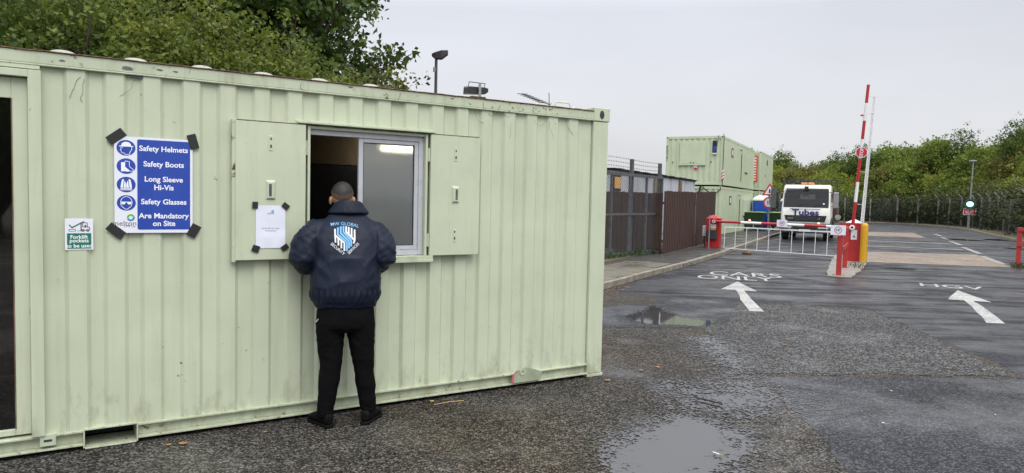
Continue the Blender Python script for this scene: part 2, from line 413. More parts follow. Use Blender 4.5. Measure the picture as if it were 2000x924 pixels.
class MB:
    def __init__(s): s.v = []; s.f = []; s.mi = []; s.sm = []; s.cur = 0
    def add(s, vs, fs, smooth=False, T=None):
        o = len(s.v)
        for p in vs:
            p = Vector(p)
            s.v.append(tuple(T @ p) if T is not None else tuple(p))
        for f in fs: s.f.append(tuple(i + o for i in f)); s.mi.append(s.cur); s.sm.append(smooth)
        return s
    def box(s, c, d, T=None, rz=0):
        x, y, z = (q / 2 for q in d)
        vs = [(a, b, e) for a in (-x, x) for b in (-y, y) for e in (-z, z)]
        if rz:
            ca, sa = math.cos(rz), math.sin(rz); vs = [(a * ca - b * sa, a * sa + b * ca, e) for a, b, e in vs]
        vs = [(a + c[0], b + c[1], e + c[2]) for a, b, e in vs]
        fs = [(0, 1, 3, 2), (4, 6, 7, 5), (0, 4, 5, 1), (2, 3, 7, 6), (0, 2, 6, 4), (1, 5, 7, 3)]
        return s.add(vs, fs, False, T)
    def bx(s, x0, x1, y0, y1, z0, z1, T=None):
        return s.box(((x0 + x1) / 2, (y0 + y1) / 2, (z0 + z1) / 2), (abs(x1 - x0), abs(y1 - y0), abs(z1 - z0)), T)
    def tube(s, pts, r, n=8, T=None, caps=True, smooth=True):
        pts = [Vector(p) for p in pts]
        rs = r if isinstance(r, (list, tuple)) else [r] * len(pts)
        vs, fs = [], []
        prev = None
        for i, p in enumerate(pts):
            d = (pts[min(i + 1, len(pts) - 1)] - pts[max(i - 1, 0)])
            if d.length < 1e-9: d = Vector((0, 0, 1))
            d.normalize()
            if prev is None:
                a = d.orthogonal().normalized()
            else:
                a = prev - d * prev.dot(d)
                a = a.normalized() if a.length > 1e-6 else d.orthogonal().normalized()
            prev = a; b = d.cross(a)
            for k in range(n):
                t = 2 * math.pi * k / n
                vs.append(p + (a * math.cos(t) + b * math.sin(t)) * rs[i])
        for i in range(len(pts) - 1):
            for k in range(n):
                fs.append((i * n + k, i * n + (k + 1) % n, (i + 1) * n + (k + 1) % n, (i + 1) * n + k))
        if caps: fs += [tuple(range(n - 1, -1, -1)), tuple((len(pts) - 1) * n + k for k in range(n))]
        return s.add(vs, fs, smooth, T)
    def bar(s, a, b, wx, wz, T=None, up=(0, 0, 1)):
        """rectangular bar from a to b"""
        a, b = Vector(a), Vector(b); d = (b - a); L = d.length; d.normalize()
        x = d.cross(Vector(up)); x = x.normalized() if x.length > 1e-6 else Vector((1, 0, 0)); z = x.cross(d)
        vs = [a + d * (t * L) + x * (i * wx / 2) + z * (j * wz / 2) for t in (0, 1) for i in (-1, 1) for j in (-1, 1)]
        return s.add(vs, [(0, 1, 3, 2), (4, 6, 7, 5), (0, 4, 5, 1), (2, 3, 7, 6), (0, 2, 6, 4), (1, 5, 7, 3)], False, T)
    def rings(s, rings, T=None, smooth=True, caps=True):
        n = len(rings[0]); vs = [p for r in rings for p in r]; fs = []
        for i in range(len(rings) - 1):
            for k in range(n): fs.append((i * n + k, i * n + (k + 1) % n, (i + 1) * n + (k + 1) % n, (i + 1) * n + k))
        if caps: fs += [tuple(range(n - 1, -1, -1)), tuple((len(rings) - 1) * n + k for k in range(n))]
        return s.add(vs, fs, smooth, T)
    def prism(s, poly, h0, h1, T=None):
        """polygon in xy (counter-clockwise) from z=h0 to h1"""
        n = len(poly)
        vs = [(x, y, h0) for x, y in poly] + [(x, y, h1) for x, y in poly]
        fs = [tuple(range(n - 1, -1, -1)), tuple(range(n, 2 * n))] + [(k, (k + 1) % n, n + (k + 1) % n, n + k) for k in range(n)]
        return s.add(vs, fs, False, T)
    def disc(s, c, r, h0, h1, n=28, T=None, sx=1):
        return s.prism([(c[0] + r * sx * math.cos(2 * math.pi * k / n), c[1] + r * math.sin(2 * math.pi * k / n)) for k in range(n)], h0, h1, T)
    def ring(s, c, r0, r1, h0, h1, n=28, T=None, a0=0, a1=2 * math.pi):
        full = abs(a1 - a0 - 2 * math.pi) < 1e-6
        m = n if full else n + 1
        vs, fs = [], []
        for k in range(m):
            t = a0 + (a1 - a0) * k / n
            for r in (r0, r1):
                for h in (h0, h1): vs.append((c[0] + r * math.cos(t), c[1] + r * math.sin(t), h))
        for k in range(n):
            a, b = 4 * k, 4 * ((k + 1) % m)
            fs += [(a + 1, a + 3, b + 3, b + 1), (a, b, b + 2, a + 2), (a + 2, b + 2, b + 3, a + 3), (a, a + 1, b + 1, b)]
        if not full: fs += [(0, 2, 3, 1), (4 * n, 4 * n + 1, 4 * n + 3, 4 * n + 2)]
        return s.add(vs, fs, False, T)
    def text(s, body, size, T, bold=.0, sx=1.0, h0=0.0, h1=None, arc=None):
        """flat lettering centred at T's origin, size = font size"""
        v, f = text_polys(body, bold)
        vs = []
        for x, y, z in v:
            X, Y = x * size * sx, y * size
            if arc:
                a = X / arc; rr = arc + Y
                X, Y = rr * math.sin(a), rr * math.cos(a) - arc
            vs.append((X, Y, h0))
        return s.add(vs, f, False, T)
    def build(s, name, mats, parent=None, bevel=0, auto=True, attrs=None, seg=2):
        me = bpy.data.meshes.new(name)
        me.from_pydata(s.v, [], s.f)
        for m in (mats if isinstance(mats, (list, tuple)) else [mats]): me.materials.append(M[m] if isinstance(m, str) else m)
        me.polygons.foreach_set('material_index', s.mi)
        me.polygons.foreach_set('use_smooth', s.sm)
        me.update()
        if any(s.sm) and auto: me.set_sharp_from_angle(angle=R(42))
        for an, arr in (attrs or {}).items():
            a = me.attributes.new(an, 'FLOAT', 'POINT'); a.data.foreach_set('value', arr)
        o = bpy.data.objects.new(name, me); COL.objects.link(o)
        if parent is not None: o.parent = parent
        if bevel:
            bm = o.modifiers.new('edge', 'BEVEL'); bm.width = bevel; bm.segments = seg; bm.limit_method = 'ANGLE'; bm.angle_limit = R(35)
        return o

def thing(name, label, cat, M4=None, loc=(0, 0, 0), rz=0, group=None):
    o = bpy.data.objects.new(name, None); COL.objects.link(o); o.empty_display_size = .2
    if M4 is not None: o.matrix_world = M4
    else: o.location = loc; o.rotation_euler = (0, 0, rz)
    o['label'] = label; o['category'] = cat
    if group: o['group'] = group
    return o
def tag(o, label, cat, group=None):
    o['label'] = label; o['category'] = cat
    if group: o['group'] = group
    return o
def struct(o): o['kind'] = 'structure'; return o
def dup(root, label, M4=None, group=None):
    r = root.copy(); COL.objects.link(r)
    if M4 is not None: r.matrix_world = M4
    r['label'] = label
    if group: r['group'] = group
    for ch in list(root.children):
        c = ch.copy(); COL.objects.link(c); c.parent = r
        for g in list(ch.children):
            d = g.copy(); COL.objects.link(d); d.parent = c
    return r

# frames of the place
LANE = .4739
lr = Vector((math.cos(LANE), -math.sin(LANE), 0)); ld = Vector((math.sin(LANE), math.cos(LANE), 0))
def LP(s_, t_, z=0): return lr * s_ + ld * t_ + Vector((0, 0, z))
def LF(s_, t_, z=0): return frame(LP(s_, t_, z), lr, ld, (0, 0, 1))         # x right across the lane, y along it
WA = .5632
wu = Vector((-math.cos(WA), -math.sin(WA), 0)); wn = Vector((math.sin(WA), -math.cos(WA), 0)); WC = Vector((.924, 7.002, 0))
CF = frame(WC, wu, wn, (0, 0, 1))                                            # container: x leftwards, y outwards, z up
def WS(u, z, off): return frame(WC + wu * u + wn * off + Vector((0, 0, z)), -wu, (0, 0, 1), wn)   # flat signs on its wall

# ================================================================== SETTING
def jitter_poly(poly, amp, step, seed=1, closed=True):
    out = []
    n = len(poly)
    for i in range(n if closed else n - 1):
        a = Vector((*poly[i], 0)); b = Vector((*poly[(i + 1) % n], 0)); L = (b - a).length
        k = max(1, int(min(L, 60) / step))
        d = (b - a); nr = Vector((-d.y, d.x, 0)).normalized()
        for j in range(k):
            p = a + d * (j / k)
            if j: p += nr * amp * (mnoise.noise(Vector((p.x * 1.3, p.y * 1.3, seed))) * 1.3 + mnoise.noise(Vector((p.x * 6, p.y * 6, seed))) * .6)
            out.append((p.x, p.y))
    if not closed: out.append(tuple(poly[-1]))
    return out
def sheet(name, poly, z, mat, amp=0, step=.12, seed=1):
    p = jitter_poly(poly, amp, step, seed) if amp else poly
    b = MB(); b.add([(x, y, z) for x, y in p], [tuple(range(len(p)))])
    o = b.build(name, mat)
    if o.data.polygons[0].normal.z < 0: o.data.flip_normals()
    return struct(o)
L2 = lambda pts: [tuple(LP(s_, t_)[:2]) for s_, t_ in pts]

sheet('ground', [(-400, -400), (400, -400), (400, 400), (-400, 400)], 0, 'asphalt')
sheet('road', [tuple(LP(-4.6, 13.2)[:2]), (2.75, 12.95), (3.91, 12.62), (6.08, 12.11), (5.59, 8.49), (5.39, 7.36), (6.6, 4.2), (20, -6), (60, 10), (60, 90)] + L2([(-4.6, 95)]), .0012, 'asphalt_far', .05, .15, 3)
sheet('road_patch', [(1.0, 11.1), (2.4, 12.2), (2.75, 12.9), (4.1, 12.55), (3.25, 10.45), (2.74, 9.84), (1.31, 9.67), (.6, 9.9)], .0024, 'asphalt_blue', .03, .12, 5)
sheet('road_patch', [(3.95, 12.45), (6.0, 11.95), (5.5, 8.49), (5.3, 7.36), (2.55, 7.2), (2.71, 9.84), (3.25, 10.4)], .0034, 'asphalt_rough', .06, .1, 7)
sheet('road_patch', [(2.54, 7.12), (5.28, 7.2), (4.6, 3.2), (2.6, 1.5), (2.2, 4.3), (2.44, 5.82)], .0018, 'asphalt_blue', .06, .1, 9)
# concrete bands across the far lane, thin worn lines and the edge line
sheet('concrete_band', L2([(-.25, 24.9), (3.7, 25.95), (3.43, 32.2), (-.3, 30.8)]), .010, 'conc_band', .05, .3, 11)
sheet('concrete_band', L2([(-.5, 47.6), (2.6, 47.9), (2.3, 57), (-.5, 55.5)]), .010, 'conc_band', .1, .4, 12)
for t0, t1, w0 in ((35.0, 35.4, .42), (40.4, 40.7, .5)):
    sheet('painted_line', L2([(-.35, t0), (3.3, t1), (3.3, t1 + w0), (-.35, t0 + w0)]), .012, 'worn_line', .02, .2, 13)
for i, (a, b2_) in enumerate(((27.2, 31.4), (33, 38), (40.2, 44.4), (46.5, 50), (52, 56))):
    sheet('painted_line', L2([(3.52, a), (3.74, a), (3.62, b2_), (3.40, b2_)]), .014, 'worn_line', .01, .2, 15 + i)
# lane arrows and words
sheet('painted_arrow', [(5.07, 15.85), (4.26, 14.35), (4.53, 14.25), (4.36, 13.5), (4.16, 12.79), (4.02, 12.1), (3.88, 11.46), (4.11, 11.44), (4.24, 12.1), (4.37, 12.76), (4.53, 13.5), (4.68, 14.20), (4.91, 14.08)], .005, 'road_white', .008, .08, 21)
sheet('painted_arrow', [(9.52, 15.08), (8.36, 13.53), (8.61, 13.43), (8.28, 12.7), (7.93, 12.04), (7.62, 11.4), (7.29, 10.8), (7.54, 10.75), (7.84, 11.36), (8.13, 11.98), (8.45, 12.66), (8.75, 13.37), (9.0, 13.22)], .005, 'road_white', .008, .08, 22)
def roadtext(body, s0, t0, s1, t1, h, zz):
    a, b_ = LP(s0, t0), LP(s1, t1); x = (b_ - a).normalized(); y = Vector((-x.y, x.x, 0))
    y = (y * .7 + ld * .3).normalized()
    v, f = text_polys(body, .003)
    wd = v[:, 0].max() - v[:, 0].min(); ht = v[:, 1].max() - v[:, 1].min()
    b = MB(); c = (a + b_) / 2
    L = (b_ - a).length
    b.add([c + x * (p[0] / wd * L) + y * (p[1] / ht * h) + Vector((0, 0, zz)) for p in v], f)
    return struct(b.build('painted_word', 'road_white'))
roadtext('CARS', -3.66, 17.98, -2.02, 18.40, .98, .005)
roadtext('ONLY', -3.72, 16.9, -2.06, 17.38, .86, .005)
roadtext('HGV', .93, 18.55, 2.15, 18.55, .72, .005)

# pavement, kerb, slab
sheet('pavement', L2([(-4.72, 8.6), (-4.62, 24.2), (-4.85, 31), (-5.1, 60), (-14, 60), (-14, 8.6)]), .115, 'pavement')
b = MB()
kp = [(-4.74, 8.6), (-4.70, 13), (-4.62, 17), (-4.52, 20.5), (-4.54, 24.2), (-4.66, 27.5), (-4.74, 31), (-4.88, 37), (-5.0, 43), (-5.1, 60)]
for i in range(len(kp) - 1):
    a, c = kp[i], kp[i + 1]; L = c[1] - a[1]; n = max(1, round(L / .915))
    for j in range(n):
        f0, f1 = j / n, (j + 1) / n - .012 / L
        p = LP(a[0] + (c[0] - a[0]) * f0, a[1] + L * f0); q = LP(a[0] + (c[0] - a[0]) * f1, a[1] + L * f1)
        r_ = random.Random(i * 50 + j); dz = r_.uniform(-.006, .006); dw = r_.uniform(-.008, .008)
        p.z = q.z = .06 + dz
        b.bar(p - lr * (.07 + dw), q - lr * (.07 + dw), .13, .13)
struct(b.build('kerb', 'kerb', bevel=.012))
sheet('pavement_slab', L2([(-4.86, 9.5), (-4.80, 18.7), (-5.4, 18.75), (-5.9, 18.3), (-5.98, 9.5)]), .119, 'slab', .02, .2, 31)
sheet('pavement_edging', L2([(-5.95, 9.5), (-5.9, 18.3), (-5.4, 18.75), (-5.4, 18.86), (-5.97, 18.42), (-6.05, 9.5)]), .124, 'kerb', .012, .15, 32)
b = MB(); b.prism(jitter_poly(L2([(-1.05, 19.0), (-.5, 18.95), (-.28, 22), (-.22, 25.3), (-.3, 27.6), (-1.25, 27.4), (-1.2, 23)]), .05, .15, 33), 0, .035)
struct(b.build('concrete_island', 'concrete', bevel=.008))
sheet('verge', L2([(-7.0, -14), (-7.0, 8.5), (-14, 8.5), (-14, 70), (-80, 70), (-80, -14)]), .006, 'verge')

# puddles
def puddle(poly, z, seed, grid=.035, amp=.05, wid=.62):
    P = jitter_poly(poly, amp, .1, seed); n = len(P)
    xs = [p[0] for p in P]; ys = [p[1] for p in P]
    x0, x1, y0, y1 = min(xs) - .3, max(xs) + .3, min(ys) - .3, max(ys) + .3
    nx, ny = int((x1 - x0) / grid) + 2, int((y1 - y0) / grid) + 2
    X, Y = np.meshgrid(np.linspace(x0, x1, nx), np.linspace(y0, y1, ny)); X = X.ravel(); Y = Y.ravel()
    A = np.array(P); B = np.roll(A, -1, 0)
    D = np.full(len(X), 1e9); ins = np.zeros(len(X), bool)
    for a, b_ in zip(A, B):
        d = b_ - a; L = max(d @ d, 1e-9)
        t = np.clip(((X - a[0]) * d[0] + (Y - a[1]) * d[1]) / L, 0, 1)
        D = np.minimum(D, np.hypot(X - a[0] - t * d[0], Y - a[1] - t * d[1]))
        c = ((a[1] > Y) != (b_[1] > Y)) & (X < (b_[0] - a[0]) * (Y - a[1]) / (b_[1] - a[1] + 1e-12) + a[0]); ins ^= c
    sd = np.where(ins, D, -D)
    at_ = np.clip(.39 + sd / wid, 0, 1.2)
    mb = MB(); mb.v = [(x, y, z) for x, y in zip(X, Y)]
    idx = np.arange(nx * ny).reshape(ny, nx)
    for j in range(ny - 1):
        for i in range(nx - 1):
            q = (idx[j, i], idx[j, i + 1], idx[j + 1, i + 1], idx[j + 1, i])
            if max(sd[list(q)]) > -.3: mb.f.append(tuple(int(k) for k in q)); mb.mi.append(0); mb.sm.append(True)
    o = mb.build('puddle', 'water', auto=False, attrs={'depth': at_.tolist()})
    return struct(o)
puddle([(.63, 4.75), (.85, 5.19), (1.09, 5.47), (1.41, 5.71), (1.68, 5.62), (1.78, 5.31), (1.73, 4.92), (1.51, 4.58), (1.29, 4.39), (.81, 4.1), (.55, 4.3)], .0052, 41)
puddle([(1.55, 6.63), (1.89, 6.52), (2.28, 6.94), (2.47, 6.43), (2.49, 6.11), (2.2, 5.94), (1.82, 5.83), (1.58, 5.95)], .0056, 42, wid=1.5)
puddle([(1.86, 10.75), (2.15, 11.2), (2.36, 11.75), (2.5, 11.0), (2.64, 10.66), (3.05, 10.40), (2.72, 9.9), (2.14, 9.98), (1.80, 10.2)], .0062, 43, wid=.34)
puddle([(2.50, 9.1), (2.60, 8.83), (2.56, 8.03), (2.56, 7.46), (2.37, 7.3), (2.34, 7.89), (2.42, 8.6)], .0066, 44, wid=1.1)
puddle(L2([(3.7, 46.6), (4.3, 46.3), (5.0, 46.6), (5.4, 47.5), (4.4, 48.3), (3.6, 48)]), .02, 45, .09, .12)
puddle(L2([(5.6, 48.4), (6.6, 48.0), (7.8, 48.2), (8.2, 49.6), (6.6, 50.6), (5.6, 50)]), .02, 46, .09, .12)
puddle(L2([(5.2, 38.4), (6.0, 38.3), (6.1, 39.0), (5.3, 39.2)]), .02, 47, .06, .1)
puddle(L2([(.35, 22.9), (.95, 22.8), (1.0, 23.15), (.4, 23.2)]), .02, 48, .04, .05)

# far bank behind the chain-link fence
FP = [Vector((x, y, 0)) for x, y in ((14, 70.5), (20, 74), (27, 77.5), (33, 80), (39, 81.2), (42.6, 79.6), (44, 74), (42.3, 65.5), (38.8, 56.8), (34.5, 48.4), (29.5, 38), (25.6, 28), (24.5, 18), (27, 9), (34, 2))]
def along(pts, step):
    out, acc = [], 0
    for i in range(len(pts) - 1):
        a, b_ = pts[i], pts[i + 1]; L = (b_ - a).length
        while acc <= L:
            out.append((a + (b_ - a) * (acc / L), (b_ - a).normalized())); acc += step
        acc -= L
    return out
fs_ = along(FP, 1.0)
for _ in range(3):
    q = [f[1] for f in fs_]
    fs_ = [(fs_[i][0], (q[max(0, i - 2)] + q[i] + q[min(len(q) - 1, i + 2)]).normalized()) for i in range(len(fs_))]
def hill_h(d, k):
    d = d * min(1, max(0, (100 - k) / 24)) * min(1, .3 + k / 12)
    t = min(max(d / 15, 0), 1) * (1 - min(max((d - 19) / 9, 0), 1)); t = t * t * (3 - 2 * t)
    return t * (1.4 + 4.4 * min(1, max(0, (k - 14) / 22)) + 2.2 * min(1, max(0, (k - 28) / 10)) + .8 * min(1, max(0, (k - 50) / 20)))
b = MB(); ds = [-.2, .8, 2, 4, 6, 9, 12, 15, 19, 22, 25, 28]
for i, (p, t) in enumerate(fs_):
    o_ = Vector((-t.y, t.x, 0))
    for d in ds:
        q = p + o_ * d
        b.v.append((q.x, q.y, .03 + hill_h(d, i) + .25 * mnoise.noise(q * .3) * min(1, d / 4 if d > 0 else 0)))
m_ = len(ds)
for i in range(len(fs_) - 1):
    for j in range(m_ - 1):
        b.f.append((i * m_ + j, (i + 1) * m_ + j, (i + 1) * m_ + j + 1, i * m_ + j + 1)); b.mi.append(0); b.sm.append(True)
o = struct(b.build('hill', 'verge', auto=False)); o.data.flip_normals() if o.data.polygons[5].normal.z < 0 else None
b = MB()
for i in range(len(fs_) - 1):
    (p, t), (q, t2) = fs_[i], fs_[i + 1]
    o1 = Vector((-t.y, t.x, 0)); o2 = Vector((-t2.y, t2.x, 0)); z = Vector((0, 0, .10))
    b.add([p - o1 * 1.7 + z, q - o2 * 1.7 + z, q + o2 * .3 + z, p + o1 * .3 + z], [(0, 1, 2, 3)])
o = struct(b.build('verge', 'verge'))
b = MB()
for i in range(len(fs_) - 1):
    (p, t), (q, t2) = fs_[i], fs_[i + 1]
    o1 = Vector((-t.y, t.x, 0)); o2 = Vector((-t2.y, t2.x, 0))
    b.bar(p - o1 * 1.75 + Vector((0, 0, .05)), q - o2 * 1.75 + Vector((0, 0, .05)), .13, .12)
struct(b.build('kerb', 'kerb'))

# ================================================================== TREES AND SHRUBS
def leaf_arrays(P, size, rng, droop=.3):
    """one bent diamond per position"""
    n = len(P)
    nn = rng.normal(size=(n, 3)); nn[:, 2] += .35; nn /= np.linalg.norm(nn, axis=1)[:, None]     # blades turn their faces to the sky
    d = rng.normal(size=(n, 3)); d[:, 2] -= droop; d -= (d * nn).sum(1)[:, None] * nn; d /= np.linalg.norm(d, axis=1)[:, None]
    a = np.cross(nn, d)
    s = (size * np.clip(rng.lognormal(-.05, .38, n), .35, 1.9))[:, None]
    v = np.stack([P, P + d * s * .5 + a * s * .34 + nn * s * .08, P + d * s, P + d * s * .5 - a * s * .34 + nn * s * .08], 1).reshape(-1, 3)
    return v
def leaf_mesh(name, P, tint, size, mat, rng, droop=.3):
    v = leaf_arrays(P, size, rng, droop); n = len(P)
    me = bpy.data.meshes.new(name)
    me.vertices.add(4 * n); me.vertices.foreach_set('co', v.astype(np.float32).ravel())
    me.loops.add(4 * n); me.loops.foreach_set('vertex_index', np.arange(4 * n, dtype=np.int32))
    me.polygons.add(n); me.polygons.foreach_set('loop_start', np.arange(0, 4 * n, 4, dtype=np.int32)); me.polygons.foreach_set('loop_total', np.full(n, 4, dtype=np.int32))
    me.materials.append(M[mat]); me.update(calc_edges=True)
    a = me.attributes.new('tint', 'FLOAT', 'POINT'); a.data.foreach_set('value', np.repeat(tint, 4).astype(np.float32))
    o = bpy.data.objects.new(name, me); COL.objects.link(o)
    return o
def grow(root, seed, H, crown_r, crown_z0, n_limb, n_twig, n_leaf, size, mat, twig_r=.35, trunk_r=.12, lean=(0, 0), shape=1.0, flat=1.0, stems=1, droop=.3, tubes=True, gap=.0):
    """trunk(s) and limbs reaching into an uneven crown; leaves hang in clumps on the twig ends"""
    rng = np.random.default_rng(seed)
    tb = MB(); ends = []
    cz = (crown_z0 + H) / 2; hz = (H - crown_z0) / 2
    for st in range(stems):
        off = rng.normal(size=2) * (.25 if stems > 1 else 0) * crown_r
        top = np.array([lean[0] + off[0] * 1.6, lean[1] + off[1] * 1.6, H * .8])
        base = np.array([off[0] * .4, off[1] * .4, -.1])
        mid = base * .5 + top * .5 + np.append(rng.normal(size=2) * .12 * crown_r * .5, 0)
        tb.tube([base, base * .75 + mid * .25 + [0.02, .03, 0], mid, top], [trunk_r, trunk_r * .8, trunk_r * .6, trunk_r * .2], 7)
        for i in range(n_limb // stems):
            # limb end near the crown's shell
            u = rng.normal(size=3); u /= np.linalg.norm(u)
            rr = rng.uniform(.45, 1.0) ** .6
            lump = 1 + .28 * mnoise.noise(Vector(u * 2.1 + seed))
            e_ = np.array([lean[0] + u[0] * crown_r * rr * lump, lean[1] + u[1] * crown_r * rr * lump, cz + u[2] * hz * rr * lump])
            f = np.clip((e_[2] - .25 * H) / H * rng.uniform(.7, 1), .15, .95)
            s0 = base + (top - base) * f
            m_ = s0 * .5 + e_ * .5 + np.array([0, 0, .12 * crown_r])
            if tubes: tb.tube([s0, m_, e_], [trunk_r * .28, trunk_r * .17, trunk_r * .05], 4, caps=False)
            ends.append((m_, e_, lump))
    PP, TT = [], []
    for m_, e_, lump in ends:
        base_t = np.clip(.45 + .5 * mnoise.noise(Vector(e_ * .7 + seed)) + .18 * (e_[2] - cz) / hz, 0, 1)  # clump tone stands in for shadow between clumps, paler toward the crown top
        for k in range(n_twig):
            f = rng.uniform(.25, 1.12)
            c = m_ + (e_ - m_) * f + rng.normal(size=3) * twig_r * np.array([1, 1, .7])
            q = c + rng.normal(size=(n_leaf, 3)) * twig_r * .42 * np.array([1, 1, .6 * flat])
            PP.append(q); TT.append(np.clip(base_t + rng.normal() * .12 + rng.normal(size=n_leaf) * .14, 0, 1))
            if tubes and k % 3 == 0: tb.tube([m_ + (e_ - m_) * min(f, 1) * .8, c], [trunk_r * .06, trunk_r * .03], 3, caps=False)
    P = np.concatenate(PP); T = np.concatenate(TT)
    keep = P[:, 2] > .05
    P, T = P[keep], T[keep]
    tb.build('trunk', 'bark', root)
    c = leaf_mesh('crown', P, T, size, mat, rng, droop); c.parent = root
    return root

def near(name, label, x, y, seed, H, r, z0, nl, nt_, nf, size, mat, **k):
    return grow(thing(name, label, 'tree' if 'tree' in name else 'shrub', loc=(x, y, 0)), seed, H, r, z0, nl, nt_, nf, size, mat, **k)
near('sycamore_tree', 'large dark green tree rising above the cabin roof over the open window', -5.0, 14.6, 3, 8.3, 2.35, .8, 150, 10, 24, .115, 'leaf_dark', twig_r=.36, trunk_r=.2)
near('sycamore_tree', 'tree with reddish brown tinted leaves over the cabin roof next to the floodlight column', -2.75, 14.0, 5, 4.35, .95, 1.6, 60, 9, 20, .10, 'leaf_olive', twig_r=.28, trunk_r=.1)
near('shrub', 'feathery yellow green shrub above the cabin roof left of the big dark tree', -5.1, 11.2, 8, 4.75, 1.7, .6, 150, 10, 30, .062, 'leaf_light', twig_r=.27, trunk_r=.06, stems=4)
near('shrub', 'low yellow green shrub before the big dark tree, just over the roof edge', -3.75, 11.6, 9, 4.2, 1.35, .6, 110, 10, 28, .062, 'leaf_light', twig_r=.25, trunk_r=.05, stems=4)
near('shrub', 'bright mid green bush over the cabin roof above the blue safety notice', -7.0, 11.0, 10, 5.2, 1.8, .5, 150, 10, 28, .07, 'leaf_mid', twig_r=.28, trunk_r=.07, stems=4)
near('hawthorn_tree', 'dark bushy tree at the left end of the cabin roof above the glazed door', -9.2, 12.2, 12, 6.6, 2.3, 1.0, 150, 10, 26, .08, 'leaf_dark', twig_r=.34, trunk_r=.12, stems=3)
near('hawthorn_tree', 'taller reddish green tree peeping over the bushes above the blue safety notice', -8.1, 15.2, 14, 8.2, 2.4, 2.2, 120, 9, 24, .09, 'leaf_olive', twig_r=.36, trunk_r=.14)
near('hawthorn_tree', 'mid green tree standing between the dark big tree and the bushes above the notice', -6.6, 15.0, 15, 7.9, 1.9, 2.0, 120, 9, 24, .09, 'leaf_mid', twig_r=.34, trunk_r=.13)
near('shrub', 'small leafy sprig of shrub showing above the grey cabin roof behind the mesh gate', *LP(-11.5, 27)[:2], 16, 3.35, 1.2, .8, 60, 8, 24, .10, 'leaf_mid', twig_r=.3, trunk_r=.07, stems=3)

# shrubs on the far bank: one of each kind, then copies
kinds = [('far_shrub', 'rounded mid green shrub growing on the bank behind the far fence', 'shrubs on the far bank', 21, 4.3, 2.2, .2, 60, 8, 12, .23, 'leaf_bank_a'),
         ('far_shrub', 'pale yellow green shrub growing on the bank behind the far fence', 'shrubs on the far bank', 22, 3.6, 2.3, .1, 60, 8, 12, .22, 'leaf_bank_b'),
         ('far_shrub', 'olive brown tinted shrub growing on the bank behind the far fence', 'shrubs on the far bank', 23, 4.0, 2.1, .2, 60, 8, 12, .23, 'leaf_bank_c'),
         ('far_tree', 'dark green tree standing on the bank behind the far fence', 'trees on the far bank', 24, 5.6, 2.2, .8, 56, 6, 9, .22, 'leaf_dark'),
         ('far_hedge_bush', 'dark ivy covered bush pressed against the back of the far fence', 'dark bushes along the far fence', 25, 3.1, 1.6, .0, 44, 6, 9, .17, 'leaf_ivy')]
protos = []
for (nm, lb, gp, seed, H, r, z0, nl, nt_, nf, size, mt) in kinds:
    o = thing(nm, lb, 'tree' if 'tree' in nm else ('bush' if 'hedge' in nm else 'shrub'), group=gp)
    grow(o, seed, H, r, z0, nl, nt_, nf, size, mt, twig_r=.55, trunk_r=.1, stems=3, tubes=False)
    protos.append(o)
used = set(); rnd = random.Random(5)
def place(kind, p, s, sz, rz):
    m4 = Matrix.Translation(p) @ Matrix.Rotation(rz, 4, 'Z') @ Matrix.Diagonal((s, s, sz, 1))
    if kind not in used:
        protos[kind].matrix_world = m4; used.add(kind)
    else:
        dup(protos[kind], protos[kind]['label'], m4)
fine = along(FP, 1.0)
def row(d, step, kindw, smin, smax, jit):
    k = 0.0
    while k < len(fine) - 2:
        p, t = fine[int(k)]; o_ = Vector((-fs_[min(int(k), len(fs_) - 1)][1].y, fs_[min(int(k), len(fs_) - 1)][1].x, 0))
        dd = d + rnd.uniform(-jit, jit); q = p + o_ * dd + t * rnd.uniform(-.5, .5)
        q.z = hill_h(dd, int(k)) - .1
        kind = rnd.choices(range(5), kindw)[0]
        s = rnd.uniform(smin, smax)
        place(kind, q, s, s * rnd.uniform(.85, 1.2), rnd.uniform(0, 6.28))
        k += step * rnd.uniform(.8, 1.2)
row(1.3, 1.9, (0, 0, 0, 0, 1), .85, 1.15, .25)
def fence_dist(q):
    best = None
    for i, (p, t) in enumerate(fs_):
        d = (q - p).length
        if best is None or d < best[0]: best = (d, i, (q - p).dot(Vector((-t.y, t.x, 0))))
    return best
pts = []
for k in range(16000):
    q = Vector((rnd.uniform(15, 62), rnd.uniform(14, 100), 0))
    px = 1000 + 1388 * q.x / q.y
    if px < 1430: continue
    d, i, sd_ = fence_dist(q)
    if i > 104: continue
    if sd_ < 0 or not 2.9 < d < 17.5: continue
    sp_ = 1.8 + .03 * d + (.9 if i > 76 else 0)
    if any((q - o_).length < sp_ for o_ in pts): continue
    pts.append(q.copy()); q.z = hill_h(d, i) - .15
    kw = (3, 5, 2, 0, 0) if d < 6 else ((4, 4, 3, 0, 0) if d < 11 else (4, 2, 3, .5, 0))
    kind = rnd.choices(range(5), kw)[0]; s = rnd.uniform(.62, .95) if d < 6 else rnd.uniform(.7, 1.08)
    place(kind, q, s, s * rnd.uniform(.85, 1.2), rnd.uniform(0, 6.28))
# taller trees that stand up out of the bank's skyline
for x, y, z, s_, kd in ((49.5, 84.0, 5.6, .85, 0), (51.5, 82.5, 6.0, .8, 3), (44.0, 90.0, 5.0, .75, 3), (50.5, 72.0, 6.2, .75, 3), (50.0, 66.0, 6.6, .75, 0)):
    place(kd, Vector((x, y, z)), s_, s_ * 1.12, x)
